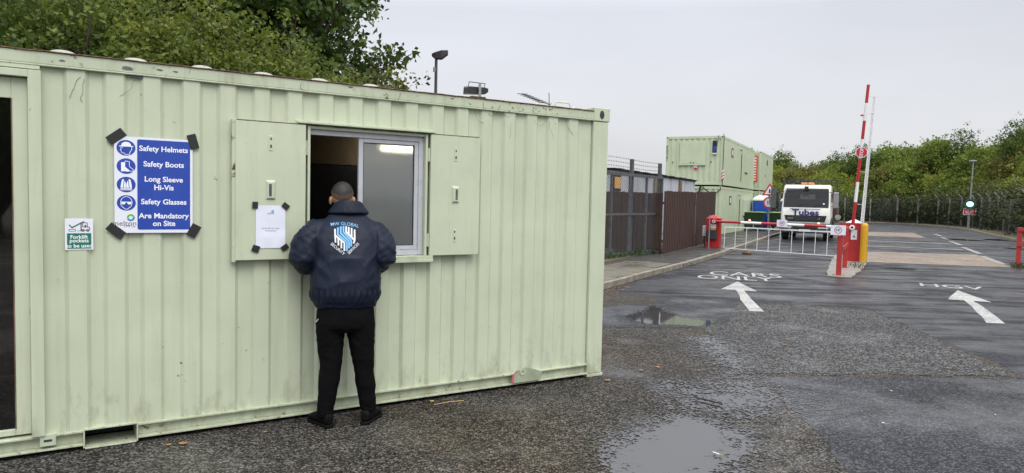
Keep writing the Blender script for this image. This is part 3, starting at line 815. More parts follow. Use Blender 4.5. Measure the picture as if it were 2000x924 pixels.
# trees across the yard behind the camera: they show as reflections in the door glass and the wet pane
for lb, x, y, src, sc in (('dark tree behind the viewer that shows in the glass of the cabin door', 9.5, -19, 'hawthorn_tree', 1.0), ('tall tree behind the viewer that shows beside it in the door glass', 13.5, -24, 'hawthorn_tree.001', 1.1)):
    dup(bpy.data.objects[src], lb, Matrix.Translation((x, y, 0)) @ Matrix.Rotation(x, 4, 'Z') @ Matrix.Scale(sc, 4))

# ================================================================== GREEN SITE CABIN (container)
cab = thing('site_cabin', 'large pale green steel site cabin with open shuttered window and taped safety notice', 'site cabin', CF)
CL, CD, CH = 6.06, 2.44, 2.60
WU0, WU1, WZ0, WZ1 = 1.955, 2.955, 1.245, 2.25          # window opening
DU0, DU1, DZ0, DZ1 = 4.64, 5.75, .135, 2.50               # door opening
cents = [5.95 - .0] + [4.446, 4.225, 4.006, 3.757, 3.517] + [3.517 - .2385 * i for i in range(1, 14)]
prof = []                                                  # (u, off) from right to left
def ridge_profile(cs, half=.050, slope=.024, hi=-.012, lo=-.036, u0=.19, u1=4.64):
    pts = [(u0, lo)]
    for c in sorted(cs):
        if c - half - slope < u0 or c + half + slope > u1: continue
        pts += [(c - half - slope, lo), (c - half, hi), (c + half, hi), (c + half + slope, lo)]
    pts.append((u1, lo)); return pts
prof = ridge_profile(cents)
def insert(pr, u):
    out = []
    for i, p in enumerate(pr):
        out.append(p)
        if i + 1 < len(pr) and p[0] < u < pr[i + 1][0]:
            q = pr[i + 1]; f = (u - p[0]) / (q[0] - p[0]); out.append((u, p[1] + (q[1] - p[1]) * f))
    return out
for u in (WU0, WU1): prof = insert(prof, u)
b = MB()
def strip(pr, z0, z1, mb):
    nz = max(1, int((z1 - z0) / .4)); vs = []; fs = []
    for j in range(nz + 1):
        z = z0 + (z1 - z0) * j / nz
        for u, o_ in pr:
            dent = .007 * mnoise.noise(Vector((u * 1.5, z * 1.2, 3.3))) + .0025 * mnoise.noise(Vector((u * 5, z * 3, 1.3)))
            vs.append((u, o_ + dent, z))
    n = len(pr)
    for j in range(nz):
        for i in range(n - 1): fs.append((j * n + i, (j + 1) * n + i, (j + 1) * n + i + 1, j * n + i + 1))
    mb.add(vs, fs)
ZB, ZT = .128, 2.515
strip([p for p in prof if p[0] <= WU0 + 1e-6], ZB, ZT, b)
strip([p for p in prof if WU0 - 1e-6 <= p[0] <= WU1 + 1e-6], ZB, WZ0, b)
strip([p for p in prof if WU0 - 1e-6 <= p[0] <= WU1 + 1e-6], WZ1, ZT, b)
strip([p for p in prof if p[0] >= WU1 - 1e-6], ZB, ZT, b)
strip([(DU1, -.046), (5.87, -.046)], ZB, ZT, b)
# the end and back walls, corrugated too
def wallstrip(a, d, L, nrm_, mb):
    pr = ridge_profile([.2 + .2385 * i for i in range(int(L / .2385))], u0=.0, u1=L)
    vs, fs = [], []
    for z in (ZB, ZT):
        for u, o_ in pr:
            p = Vector(a) + Vector(d) * u + Vector(nrm_) * o_; vs.append((p.x, p.y, z))
    n = len(pr)
    for i in range(n - 1): fs.append((i, i + 1, n + i + 1, n + i))
    mb.add(vs, fs)
wallstrip((0, -.19, 0), (0, -1, 0), CD - .38, (-1, 0, 0), b)
wallstrip((.19, -CD, 0), (1, 0, 0), CL - .38, (0, -1, 0), b)
wallstrip((CL, -.19, 0), (0, -1, 0), CD - .38, (1, 0, 0), b)
b.build('wall', 'green', cab)
# top rails with a rusty lip, bottom rails (channel section)
b = MB()
b.bx(.17, CL - .17, -.07, 0, ZT, 2.592); b.bx(.17, CL - .17, -CD, -CD + .07, ZT, 2.592)
b.bx(0, .07, -CD + .17, -.17, ZT, 2.592); b.bx(CL - .07, CL, -CD + .17, -.17, ZT, 2.592)
b.bx(.19, CL - .17, -.06, .004, ZT - .012, ZT - .001)
b.build('top_rail', 'green_rail', cab, bevel=.004)
b = MB()
n = 150
vs = []; 
for i in range(n + 1):
    u = .19 + (CL - .36) * i / n
    z = 2.594 + .003 * mnoise.noise(Vector((u * 9, 0, 0))); o_ = .010 + .004 * mnoise.noise(Vector((u * 7, 5, 0)))
    vs += [(u, -.05, z), (u, o_, z), (u, o_, z + .006), (u, -.05, z + .006)]
fs = []
for i in range(n):
    a = 4 * i; fs += [(a + j, a + (j + 1) % 4, a + 4 + (j + 1) % 4, a + 4 + j) for j in range(4)]
b.add(vs, fs); b.build('rusty_lip', 'rust', cab)
b = MB()
def chan(u0, u1):
    b.bx(u0, u1, -.075, .002, .118, .132); b.bx(u0, u1, -.075, -.045, .043, .118); b.bx(u0, u1, -.075, .006, .030, .043)
chan(.18, 4.100); chan(4.425, 4.63); chan(4.63, CL - .18)
for u in (4.105, 4.42): b.bx(u - .005, u + .005, -.30, .004, .012, .136)
b.bx(4.11, 4.415, -.08, .006, .130, .142); b.bx(4.11, 4.415, -.25, .010, .006, .016)
b.bx(.18, CL - .18, -CD, -CD + .07, .03, .132); b.bx(0, .07, -CD + .18, -.18, .03, .132); b.bx(CL - .07, CL, -CD + .18, -.18, .03, .132)
b.build('bottom_rail', 'green_rail', cab, bevel=.002)
b = MB(); b.bx(4.11, 4.415, -.30, -.28, .02, .13); b.bx(.1, CL - .1, -1.3, -1.25, 0.01, .13)
b.build('forklift_pocket', 'dark_room', cab)
b = MB(); b.bx(4.575, 4.665, -.05, .008, .062, .138); b.build('tie_plate', 'green_rail', cab, bevel=.003)
b = MB(); b.bx(4.597, 4.643, .0085, .0105, .092, .106); b.build('slot', 'dark_metal', cab)
# corner posts and castings
for (ux, oy) in ((0, 0), (CL - .19, 0), (0, -CD + .19), (CL - .19, -CD + .19)):
    b = MB(); b.bx(ux + .003, ux + .187, oy - .187, oy - .003, .03, 2.50); b.build('corner_post', 'green', cab, bevel=.008)
    b = MB(); b.bx(ux - .006, ux + .19, oy - .19, oy + .006, 2.503, 2.632); b.build('corner_casting', 'green_rail', cab, bevel=.006)
    b = MB(); b.bx(ux - .006, ux + .19, oy - .19, oy + .006, 0.0, .028); b.build('foot_plate', 'green_rail', cab, bevel=.003)
b = MB(); b.add([(.095 + .028 * math.cos(t), .0075, 2.565 + .042 * math.sin(t)) for t in np.linspace(0, 2 * math.pi, 20, endpoint=False)], [tuple(range(20))])
o = b.build('casting_hole', 'dark_metal', cab)
# roof sheet with pressed swages that show over the rail
b = MB()
b.bx(.07, CL - .07, -CD + .07, -.07, 2.545, 2.558)
for u in [.35 + .417 * i for i in range(14)]:
    rr = []
    for j in range(9):
        y = -.03 - (CD - .08) * j / 8
        rr.append([(u + .075 * math.cos(a), y, 2.596 + .026 * math.sin(a)) for a in np.linspace(0, math.pi, 9)] + [(u - .075, y, 2.54), (u + .075, y, 2.54)])
    b.rings(rr)
b.build('roof', 'roof_sheet', cab)
# dark lining of the room inside, header and ceiling in cream
b = MB()
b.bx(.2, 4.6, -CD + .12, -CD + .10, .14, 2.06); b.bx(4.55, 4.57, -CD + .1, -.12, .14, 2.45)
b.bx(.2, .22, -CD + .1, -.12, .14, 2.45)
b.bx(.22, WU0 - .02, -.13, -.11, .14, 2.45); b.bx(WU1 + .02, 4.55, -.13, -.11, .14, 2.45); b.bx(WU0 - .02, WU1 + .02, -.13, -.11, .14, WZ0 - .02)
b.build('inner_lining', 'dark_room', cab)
b = MB(); b.bx(.2, 4.55, -CD + .1, -.1, 2.452, 2.47); b.bx(.22, 4.55, -CD + .13, -CD + .10, 2.07, 2.45); b.bx(.22, 4.55, -1.3, -1.22, 2.32, 2.45)
b.build('ceiling', 'cream', cab)
b = MB(); b.bx(.2, 4.55, -CD + .12, -.11, .12, .14); b.build('floor', 'floor_in', cab)
# the lit tube inside
t = thing('fluorescent_tube', 'lit fluorescent tube on the ceiling inside the cabin, glowing through the wet pane', 'light', CF)
b = MB(); b.bx(1.08, 1.68, -2.02, -1.92, 2.305, 2.451); b.build('tube_holder', 'white_paint', t)
b = MB(); b.tube([(1.16, -1.97, 2.262), (1.56, -1.97, 2.262)], .024, 10); b.build('tube', 'tube', t)

# --- window: reveal, frame, sliding pane, canopy strip, sill
b = MB()
b.bx(WU0, WU0 + .02, -.11, .030, WZ0, WZ1); b.bx(WU1 - .02, WU1, -.11, .030, WZ0, WZ1)
b.bx(WU0 + .02, WU1 - .02, -.11, .018, WZ1 - .02, WZ1)
b.build('window_reveal', 'green', cab, bevel=.002)
b = MB(); b.bx(WU0 - .06, WU1 + .08, -.05, .062, WZ1 + .012, WZ1 + .026); b.bx(WU0 - .06, WU1 + .08, -.05, .004, WZ1 + .026, WZ1 + .04)
b.build('drip_strip', 'green_rail', cab, bevel=.002)
b = MB(); b.bx(WU0 - .05, WU1 + .03, -.10, .055, WZ0 - .03, WZ0 - .002); b.bx(WU0 - .05, WU1 + .03, .035, .06, WZ0 - .055, WZ0 - .03)
b.build('sill', 'green_rail', cab, bevel=.003)
wf = MB()
fu0, fu1, fz0, fz1 = WU0 + .02, WU1 - .02, WZ0 + .002, WZ1 - .02
for (a0, a1, c0, c1) in ((fu0, fu0 + .042, fz0, fz1), (fu1 - .012, fu1, fz0, fz1), (fu0 + .042, fu1 - .012, fz1 - .042, fz1), (fu0 + .042, fu1 - .012, fz0, fz0 + .042)):
    wf.bx(a0, a1, -.085, -.012, c0, c1)
win = wf.build('window_frame', 'upvc', cab, bevel=.003)
ps = MB(); s0, s1 = fu0 + .042, 2.535
for (a0, a1, c0, c1) in ((s0, s0 + .035, fz0 + .043, fz1 - .043), (s1 - .038, s1, fz0 + .043, fz1 - .043), (s0 + .035, s1 - .038, fz1 - .075, fz1 - .043), (s0 + .035, s1 - .038, fz0 + .043, fz0 + .078)):
    ps.bx(a0, a1, -.052, -.022, c0, c1)
ps.build('sash', 'upvc', win, bevel=.003)
ps = MB(); 
for (a0, a1, c0, c1) in ((s0 + .035, s0 + .041, fz0 + .078, fz1 - .075), (s1 - .044, s1 - .038, fz0 + .078, fz1 - .075), (s0 + .041, s1 - .044, fz1 - .081, fz1 - .075), (s0 + .041, s1 - .044, fz0 + .078, fz0 + .084)):
    ps.bx(a0, a1, -.046, -.030, c0, c1)
ps.build('seal', 'seal', win)
ps = MB(); ps.bx(s0 + .041, s1 - .044, -.040, -.036, fz0 + .084, fz1 - .081); ps.build('pane', 'glass_wet', win)
ps = MB(); ps.bx(s0 + .09, s0 + .15, -.022, -.012, fz0 + .045, fz0 + .06); ps.build('latch', 'upvc', win, bevel=.002)

# --- the two folded-back steel shutters
def shutter(u0, u1, z0, z1, hinge_u, handle_u, kind):
    b = MB(); b.bx(u0, u1, .022, .052, z0, z1)
    s = b.build('shutter', 'green', cab, bevel=.004)
    e = -1 if hinge_u == u0 else 1
    b = MB(); x0, x1 = (u1 - .028, u1 + .006) if kind == 'L' else (u1 - .006, u1 + .004)
    if kind == 'L': b.bx(u1 - .004, u1 + .022, .0, .045, z0 - .012, z1 + .006)
    b.bx(u0 + .02, u1 - .01, -.01, .02, z0 + .02, z1 - .02)
    b.build('back_flange', 'green_rail', s, bevel=.002)
    b = MB(); b.bx(u0 + .01, u1 - .01, .03, .0535, z1 + .0005, z1 + .006); b.build('rusty_edge', 'rust', s)
    # pull handle: bevelled raised surround with a dark slot
    zc = 1.757; hw, hh = .036, .073
    b = MB()
    r0 = [(handle_u - hw, .052, zc - hh), (handle_u + hw, .052, zc - hh), (handle_u + hw, .052, zc + hh), (handle_u - hw, .052, zc + hh)]
    r1 = [(handle_u - hw * .62, .068, zc - hh * .78), (handle_u + hw * .62, .068, zc - hh * .78), (handle_u + hw * .62, .068, zc + hh * .78), (handle_u - hw * .62, .068, zc + hh * .78)]
    b.rings([r0, r1], smooth=False); b.build('handle', 'green', s, bevel=.002)
    b = MB(); hx = handle_u + (.006 if kind == 'L' else -.006)
    b.bx(hx - .010, hx + .010, .0683, .0695, zc - .045, zc + .045); b.build('slot', 'gate_steel', s)
    for kz in (2.095, 1.41) if kind == 'R' else (2.10,):
        b = MB(); b.bx(handle_u - .014, handle_u + .014, .0522, .056, kz - .055, kz + .055); b.build('lock_plate', 'green', s, bevel=.003)
        b = MB(); b.bx(handle_u - .006, handle_u + .006, .0562, .058, kz - .034, kz - .012); b.bx(handle_u - .005, handle_u + .005, .0562, .058, kz + .024, kz + .040)
        b.build('keyhole', 'dark_metal', s)
    for hz in (z1 - .17, z0 + .13):
        b = MB(); b.tube([(hinge_u, .030, hz - .055), (hinge_u, .030, hz + .055)], .011, 10); b.bx(hinge_u - .02, hinge_u + .02, .010, .024, hz - .04, hz + .04)
        b.build('hinge', 'green_rail', s)
shutter(2.975, 3.478, 1.243, 2.252, 2.965, 3.232, 'L')
shutter(1.468, 1.938, 1.243, 2.252, 1.945, 1.706, 'R')

# --- glazed door at the left end of the wall
b = MB(); b.bx(DU0 - .006, DU0 + .065, -.10, .022, .135, 2.47); b.bx(DU1 - .05, DU1, -.10, .022, .135, 2.47); b.bx(DU0 + .065, DU1 - .05, -.10, .0215, 2.425, 2.47); b.bx(DU0, DU1, -.06, .0, 2.478, 2.512)
b.bx(DU0 + .01, DU1, -.10, .0, .12, .134)
fr = b.build('door_frame', 'green', cab, bevel=.003)
b = MB(); d0, d1 = DU0 + .067, DU1 - .052
b.bx(d0, d0 + .085, -.070, -.030, .15, 2.42); b.bx(d1 - .085, d1, -.070, -.030, .15, 2.42); b.bx(d0 + .085, d1 - .085, -.070, -.030, 2.29, 2.42); b.bx(d0 + .085, d1 - .085, -.070, -.030, .15, .19)
dr = b.build('door', 'green', cab, bevel=.003)
b = MB(); b.bx(d0 + .085, d1 - .085, -.052, -.046, .19, 2.29); b.build('pane', 'glass_door', dr)
b = MB(); b.bx(d0 + .080, d0 + .087, -.045, -.027, .19, 2.29); b.build('putty_edge', 'dirt_brown', dr)
b = MB(); b.tube([(d0 - .006, -.02, .9), (d0 - .006, -.02, .98)], .008, 8); b.tube([(d0 - .006, -.02, 1.75), (d0 - .006, -.02, 1.83)], .008, 8); b.build('hinge', 'green_rail', dr)
# lifting lug at the bottom rail, handle hoop on the roof
b = MB(); hole = (1.005, .128)
outer = [(.770, .050), (.745, .128), (.88, .176), (.935, .188), (.985, .176), (1.055, .130), (1.055, .050)]
T_ = frame((0, 0, 0), (1, 0, 0), (0, 0, 1), (0, -1, 0))
b.prism(outer[::-1], -.030, -.014, T_); lug = b.build('lifting_lug', 'greenboard', cab, bevel=.002)
b = MB(); b.ring((.965, .145), .018, .030, -.036, -.030, 20, T_, ); b.build('lug_eye', 'green_rail', lug)
b = MB(); b.add([(1.063, .0265, .055), (1.035, .0265, .075), (1.04, .0265, .12), (1.00, .0265, .138), (1.00, .032, .165), (1.045, .031, .155), (1.075, .031, .12), (1.085, .0275, .07)], [tuple(range(8))])
b.build('pink_paint', 'pink', lug)
b = MB(); b.tube([(.475, -.25, 2.55), (.475, -.25, 2.66), (.455, -.25, 2.685), (.31, -.25, 2.685), (.29, -.25, 2.66), (.275, -.25, 2.55)], .010, 8); b.build('lifting_hoop', 'green_rail', cab)
# flaked paint and scars along the top rail
rs = random.Random(4); b = MB()
for u, z, L in ((4.52, 2.55, .05), (4.15, 2.545, .10), (4.10, 2.50, .12), (3.96, 2.555, .05), (3.86, 2.552, .04), (3.74, 2.50, .07), (1.72, 2.57, .04), (1.55, 2.54, .03), (2.62, 2.575, .05), (.9, 2.51, .06)):
    pts = []
    for k in range(9):
        a = 2 * math.pi * k / 9; r = L * rs.uniform(.25, .55)
        pts.append((u + r * math.cos(a), .0015 if z > 2.515 else -.010, z + r * .32 * math.sin(a)))
    b.add(pts, [tuple(range(9))])
b.build('bare_scar', 'gate_steel', cab)
def squig(u, z, seed, L, off):
    r = random.Random(seed); p = [(u, off, z)]; a = r.uniform(-2.2, -1)
    for k in range(9):
        a += r.uniform(-.7, .7); p.append((p[-1][0] + math.cos(a) * L / 9, off, p[-1][2] + math.sin(a) * L / 9))
    b = MB(); b.tube(p, [.0013] * 10, 4); b.build('flaking_crack', 'rust', cab)
for i, (u, z) in enumerate(((4.42, 2.46), (4.40, 2.45), (4.10, 2.47), (1.50, 2.49), (1.36, 2.48), (1.12, 2.49), (1.10, 2.42), (.88, 2.46), (.70, 2.45), (.52, 2.47), (1.42, 2.57), (1.25, 2.56), (3.0, 2.57), (2.2, 2.57))):
    squig(u, z, i, .16 if z < 2.51 else .12, -.0105 if z < 2.51 else .003)

# ================================================================== NOTICES ON THE WALL
def quad_tape(mb, c, ang, w_, h_, z):
    ca, sa = math.cos(ang), math.sin(ang)
    pts = [(c[0] + ca * x - sa * y, c[1] + sa * x + ca * y) for x, y in ((-w_ / 2, -h_ / 2), (w_ / 2, -h_ / 2), (w_ / 2 * .96, h_ / 2), (-w_ / 2, h_ / 2 * .94))]
    mb.prism(pts, z, z + .0015)
# safety notice: local x right, y up, centre of the board
SU, SZ = 3.994, 1.768
sg = thing('safety_notice', 'white and blue safety notice about helmets, boots, hi-vis and glasses, taped to the green wall', 'notice', WS(SU, SZ, 0))
sx_ = lambda u: SU - u
sz_ = lambda z: z - SZ
b = MB(); b.bx(-.240, .240, -.323, .323, .000, .004); b.build('board', 'white_card', sg)
b = MB()
x0, x1, y0, y1, r = sx_(4.098), sx_(3.770), sz_(1.467), sz_(2.076), .012
poly = []
for cx, cy, a0 in ((x1 - r, y1 - r, 0), (x0 + r, y1 - r, 90), (x0 + r, y0 + r, 180), (x1 - r, y0 + r, 270)):
    for k in range(5): a = R(a0 + 22.5 * k); poly.append((cx + r * math.cos(a), cy + r * math.sin(a)))
b.prism(poly, .0042, .0052); b.build('blue_panel', 'blue_ink', sg)
def ln(body, z, size, bold=.022):
    b = MB(); b.text(body, size, Matrix.Translation((sx_(3.935), sz_(z), 0)), bold, 1.0, .0056); b.build('lettering', 'white_ink', sg)
ln('Safety Helmets', 2.012, .050); ln('Safety Boots', 1.908, .050); ln('Long Sleeve', 1.806, .050); ln('Hi-Vis', 1.755, .050); ln('Safety Glasses', 1.652, .050); ln('Are Mandatory', 1.556, .050); ln('on Site', 1.509, .050)
SYM = [(sx_(4.164), sz_(z)) for z in (2.015, 1.893, 1.770, 1.647)]
for i, (cx, cy) in enumerate(SYM):
    b = MB(); b.disc((cx, cy), .052, .0042, .0050, 32, sx=1.08); roundel = b.build('roundel', 'blue_ink', sg)
    b = MB(); h0, h1 = .0052, .0058
    P = lambda pts: b.prism([(cx + x, cy + y) for x, y in pts], h0, h1)
    def stroke(pts, wd=.0035):
        for (xa, ya), (xb, yb) in zip(pts[:-1], pts[1:]):
            d = Vector((xb - xa, yb - ya)); L = d.length; d /= L; nx, ny = -d.y * wd / 2, d.x * wd / 2
            P([(xa - nx, ya - ny), (xb - nx, yb - ny), (xb + nx, yb + ny), (xa + nx, ya + ny)])
    if i == 0:   # helmet over an outlined head
        P([(.044, .010), (.040, .014), (.030, .014), (.028, .026), (.018, .036), (.0, .040), (-.016, .036), (-.026, .026), (-.028, .014), (-.042, .012), (-.042, .008), (.044, .008)][::-1])
        stroke([(-.030, .006), (-.029, -.010), (-.036, -.016), (-.029, -.020), (-.026, -.034), (-.010, -.036), (-.006, -.044), (.020, -.044), (.022, -.030), (.034, -.010), (.034, .008)])
        stroke([(-.024, .002), (-.018, .002)], .005)
    elif i == 1: # boots
        P([(-.030, .024), (-.030, -.036), (-.010, -.036), (-.010, -.031), (-.004, -.036), (.020, -.036), (.020, -.028), (.006, -.016), (-.006, -.004), (-.006, .026)])
        stroke([(-.006, .034), (-.006, .027)]); stroke([(-.006, .034), (.020, .030), (.018, .010), (.022, -.006), (.042, -.020), (.042, -.032), (.022, -.034)])
    elif i == 2: # hi-vis vest
        P([(-.034, -.022), (-.030, .010), (-.024, .034), (-.014, .036), (-.020, -.022)]); P([(.034, -.022), (.020, -.022), (.014, .036), (.024, .034), (.030, .010)])
        P([(-.016, -.022), (-.010, .030), (-.001, .004), (-.001, -.022)]); P([(.016, -.022), (.001, -.022), (.001, .004), (.010, .030)])
        P([(-.034, -.030), (.034, -.030), (.034, -.025), (-.034, -.025)]); P([(-.034, -.038), (.034, -.038), (.034, -.033), (-.034, -.033)])
    else:        # face with glasses
        stroke([(.034 * math.cos(t), .002 + .040 * math.sin(t)) for t in np.linspace(-math.pi * .35, math.pi * 1.35, 26)])
        stroke([(.034 * math.cos(-math.pi * .35), .002 + .040 * math.sin(-math.pi * .35)), (.008, -.042), (-.008, -.042), (.034 * math.cos(math.pi * 1.35), .002 + .040 * math.sin(math.pi * 1.35))])
        P([(-.030, .006), (-.028, -.010), (-.010, -.010), (-.003, .004)]); P([(.030, .006), (.003, .004), (.010, -.010), (.028, -.010)]); stroke([(-.036, .006), (.036, .006)], .004)
    b.build('symbol', 'white_ink', roundel)
b = MB(); lx, ly = sx_(4.138), sz_(1.548)
b.ring((lx, ly), .012, .024, .0042, .005, 20, None, R(20), R(185)); lg = b.build('emblem', 'lime_ink', sg)
b = MB(); b.ring((lx, ly), .012, .024, .0042, .005, 20, None, R(195), R(372)); b.build('emblem', 'teal_ink', sg)
b = MB(); b.text('melton', .046, Matrix.Translation((sx_(4.175), sz_(1.510), 0)), .004, 1.1, .0046); b.text('CPR Llp', .019, Matrix.Translation((sx_(4.145), sz_(1.488), 0)), .003, 1.1, .0046); b.build('lettering', 'gray_ink', sg)
for (u, z, a, w_, h_) in ((4.222, 2.088, 38, .115, .062), (3.752, 2.080, 105, .105, .060), (4.226, 1.458, -40, .115, .060), (3.747, 1.458, 60, .092, .064)):
    b = MB(); quad_tape(b, (sx_(u), sz_(z)), R(a), w_, h_, .0062); b.build('tape_strip', 'tape', sg)

# forklift sticker
FU, FZ = 4.436, 1.438
fk = thing('forklift_sticker', 'small green and white sticker saying forklift pockets to be used', 'sticker', WS(FU, FZ, -.009))
b = MB(); b.bx(-.079, .079, -.102, .102, 0, .002); b.build('backing', 'white_card', fk)
b = MB(); b.bx(-.068, .068, -.095, .006, .0022, .003); b.build('green_panel', 'green_ink', fk)
b = MB()
for tx, y in (('Forklift', -.018), ('pockets', -.046), ('to be used', -.076)): b.text(tx, .034, Matrix.Translation((0, y, 0)), .018, 1.0, .0034)
b.build('lettering', 'white_ink', fk)
b = MB(); b.prism([(-.058, .058), (-.040, .037), (.030, .080), (.026, .086), (-.039, .048), (-.054, .064)], .0022, .0028); b.build('tick_mark', 'green_ink', fk)
b = MB()
for (a0, a1, c0, c1) in ((-.058, -.020, .030, .033), (-.058, -.020, .018, .021), (-.058, -.055, .021, .030), (-.023, -.020, .021, .030), (-.012, .010, .020, .023), (.008, .014, .020, .076), (.018, .046, .072, .076), (.044, .048, .046, .072), (.018, .022, .046, .072), (.022, .058, .044, .048), (.056, .060, .024, .046), (.014, .058, .024, .028), (.030, .040, .048, .060)):
    b.bx(a0, a1, c0, c1, .0022, .0028)
for cx in (.022, .048): b.ring((cx, .024), .004, .0085, .0028, .0032, 14)
b.build('truck_symbol', 'dark_ink', fk)

# paper notice on the left shutter
PU, PZ = 3.232, 1.487
pn = thing('paper_notice', 'creased white paper notice taped to the left window shutter below its handle', 'notice', WS(PU, PZ, .0545))
b = MB(); nx_, ny_ = 9, 13; vs = []
for j in range(ny_ + 1):
    for i in range(nx_ + 1):
        x = -.106 + .212 * i / nx_; y = -.157 + .314 * j / ny_
        vs.append((x, y, .0012 + .0045 * abs(mnoise.noise(Vector((x * 9, y * 7, 2)))) * (1.6 if y < -.05 else .5)))
b.add(vs, [(j * (nx_ + 1) + i, j * (nx_ + 1) + i + 1, (j + 1) * (nx_ + 1) + i + 1, (j + 1) * (nx_ + 1) + i) for j in range(ny_) for i in range(nx_)], True)
b.build('sheet', 'paper', pn, auto=False)
b = MB(); b.ring((.013, .115), .005, .009, .0062, .0066, 16); b.text('melton', .016, Matrix.Translation((0, .101, 0)), .004, 1.1, .0064); b.build('emblem', 'teal_ink', pn)
b = MB(); b.text('Scan the QR code to access', .0105, Matrix.Translation((0, -.010, 0)), .004, 1.05, .0064); b.text('the site induction', .0105, Matrix.Translation((0, -.028, 0)), .004, 1.05, .0064); b.build('lettering', 'dark_ink', pn)
for (u, z, a, w_, h_) in ((3.344, 1.645, 88, .050, .040), (3.125, 1.640, -40, .052, .042), (3.338, 1.327, -20, .052, .050), (3.130, 1.334, 35, .054, .038)):
    b = MB(); quad_tape(b, (PU - u, z - PZ), R(a), w_, h_, .0076); b.build('tape_piece', 'tape', pn)

# ================================================================== ON AND BEHIND THE CABIN
fl = thing('floodlight', 'black floodlight in a wire bracket on a short post on the cabin roof edge', 'floodlight', CF)
b = MB(); b.bar((1.44, -.03, 2.55), (1.44, -.03, 2.735), .022, .012); b.build('post', 'galv', fl)
b = MB(); b.rings([[(1.545, -.14, 2.645), (1.545, -.06, 2.640), (1.545, -.06, 2.685), (1.545, -.13, 2.695)], [(1.535, -.16, 2.640), (1.535, -.045, 2.635), (1.535, -.045, 2.700), (1.535, -.15, 2.71)], [(1.375, -.16, 2.650), (1.375, -.045, 2.645), (1.375, -.045, 2.705), (1.375, -.15, 2.715)], [(1.335, -.13, 2.675), (1.335, -.06, 2.67), (1.335, -.06, 2.70), (1.335, -.12, 2.705)]], smooth=False); b.build('lamp_housing', 'black', fl, bevel=.004)
b = MB(); b.tube([(1.53, -.10, 2.66), (1.53, -.06, 2.74), (1.37, -.06, 2.74), (1.37, -.10, 2.68)], .0045, 6); b.build('bracket', 'dark_metal', fl)
b = MB(); b.bx(1.40, 1.54, -.06, .012, 2.602, 2.612); b.build('base_plate', 'rust', fl)

an = thing('television_aerial', 'thin television aerial with short crossbars standing on the cabin roof', 'aerial', CF)
b = MB(); b.tube([(.58, -.35, 2.555), (.58, -.35, 2.70)], .010, 8); b.build('mast', 'galv', an)
b = MB(); A_, B_ = Vector((.79, -.35, 2.74)), Vector((.47, -.35, 2.66))
b.tube([A_, B_], .007, 6)
for k in range(8):
    p = A_ + (B_ - A_) * (k / 9); b.tube([p + Vector((0, -.09, .012)), p + Vector((0, .09, -.012))], .004, 5)
b.build('boom', 'dark_metal', an)
b = MB(); b.tube([B_ + Vector((0, 0, -.06)), B_ + Vector((.01, 0, .12))], .004, 5); b.tube([B_ + Vector((-.06, -.1, .02)), B_ + Vector((.05, .1, .0))], .004, 5); b.build('reflector', 'dark_metal', an)

lp = thing('lamp_column', 'slim dark lamp column with flat lantern rising behind the cabin roof', 'street lamp', loc=(-1.775, 16.0, 0))
b = MB(); b.tube([(0, 0, 0), (0, 0, 1.2), (0, 0, 1.22), (0, 0, 4.82)], [.06, .06, .042, .032], 10); b.build('column', 'dark_metal', lp)
b = MB(); b.rings([[(-.10, -.03, 4.86), (-.10, .03, 4.86), (-.10, .03, 4.92), (-.10, -.03, 4.92)], [(-.02, -.06, 4.80), (-.02, .06, 4.80), (-.02, .06, 4.95), (-.02, -.06, 4.95)], [(.12, -.08, 4.80), (.12, .08, 4.80), (.12, .08, 4.99), (.12, -.08, 4.99)], [(.26, -.05, 4.90), (.26, .05, 4.90), (.26, .05, 5.0), (.26, -.05, 5.0)]], smooth=False); b.build('lantern', 'black', lp, bevel=.012)
b = MB(); b.tube([(-.03, 0, 4.52), (-.03, 0, 4.62)], .035, 10); b.build('sensor', 'galv', lp)

# ================================================================== BARRIER ACROSS THE CAR LANE
def disc_y(mb, c, r, y0, y1, n=20):
    """disc with its axis along local y"""
    T = frame((0, 0, 0), (1, 0, 0), (0, 0, 1), (0, -1, 0)); mb.disc((c[0], c[1]), r, -y1, -y0, n, T)
def sign_sheet(mb, cx, cz, w_, h_, y, th=.004): mb.bx(cx - w_ / 2, cx + w_ / 2, y, y + th, cz - h_ / 2, cz + h_ / 2)
TY = lambda x, z, y: frame((x, y, z), (1, 0, 0), (0, 0, 1), (0, -1, 0))       # flat lettering facing the camera (-y)

bx_ = thing('barrier_cabinet', 'red barrier cabinet with pointed cap and grey control box beside the brown fence', 'barrier cabinet', LF(-5.33, 26.65, .115))
b = MB(); b.bx(-.24, .24, -.20, .20, .0, 1.05); b.build('housing', 'red', bx_, bevel=.008)
b = MB(); b.rings([[(-.255, -.215, 1.05), (.255, -.215, 1.05), (.255, .215, 1.05), (-.255, .215, 1.05)], [(-.25, -.21, 1.085), (.25, -.21, 1.085), (.25, .21, 1.085), (-.25, .21, 1.085)], [(-.05, -.04, 1.20), (.05, -.04, 1.20), (.05, .04, 1.20), (-.05, .04, 1.20)]], smooth=False); b.build('cap', 'red', bx_, bevel=.006)
b = MB(); b.bx(-.20, .16, -.29, -.205, .32, .66); b.build('control_box', 'dark_metal', bx_, bevel=.008)
b = MB(); sign_sheet(b, .02, .80, .20, .14, -.208); b.build('label_plate', 'white_card', bx_)
b = MB(); sign_sheet(b, .02, .70, .16, .12, -.206); b.build('warning_plate', 'orange_panel', bx_)
b = MB(); b.bx(-.38, -.245, -.15, .12, .42, .80); b.build('side_box', 'portacabin', bx_, bevel=.01)
b = MB(); b.tube([(-.31, 0, .42), (-.33, -.05, .2), (-.28, -.02, .02)], .02, 7); b.build('conduit', 'black', bx_)

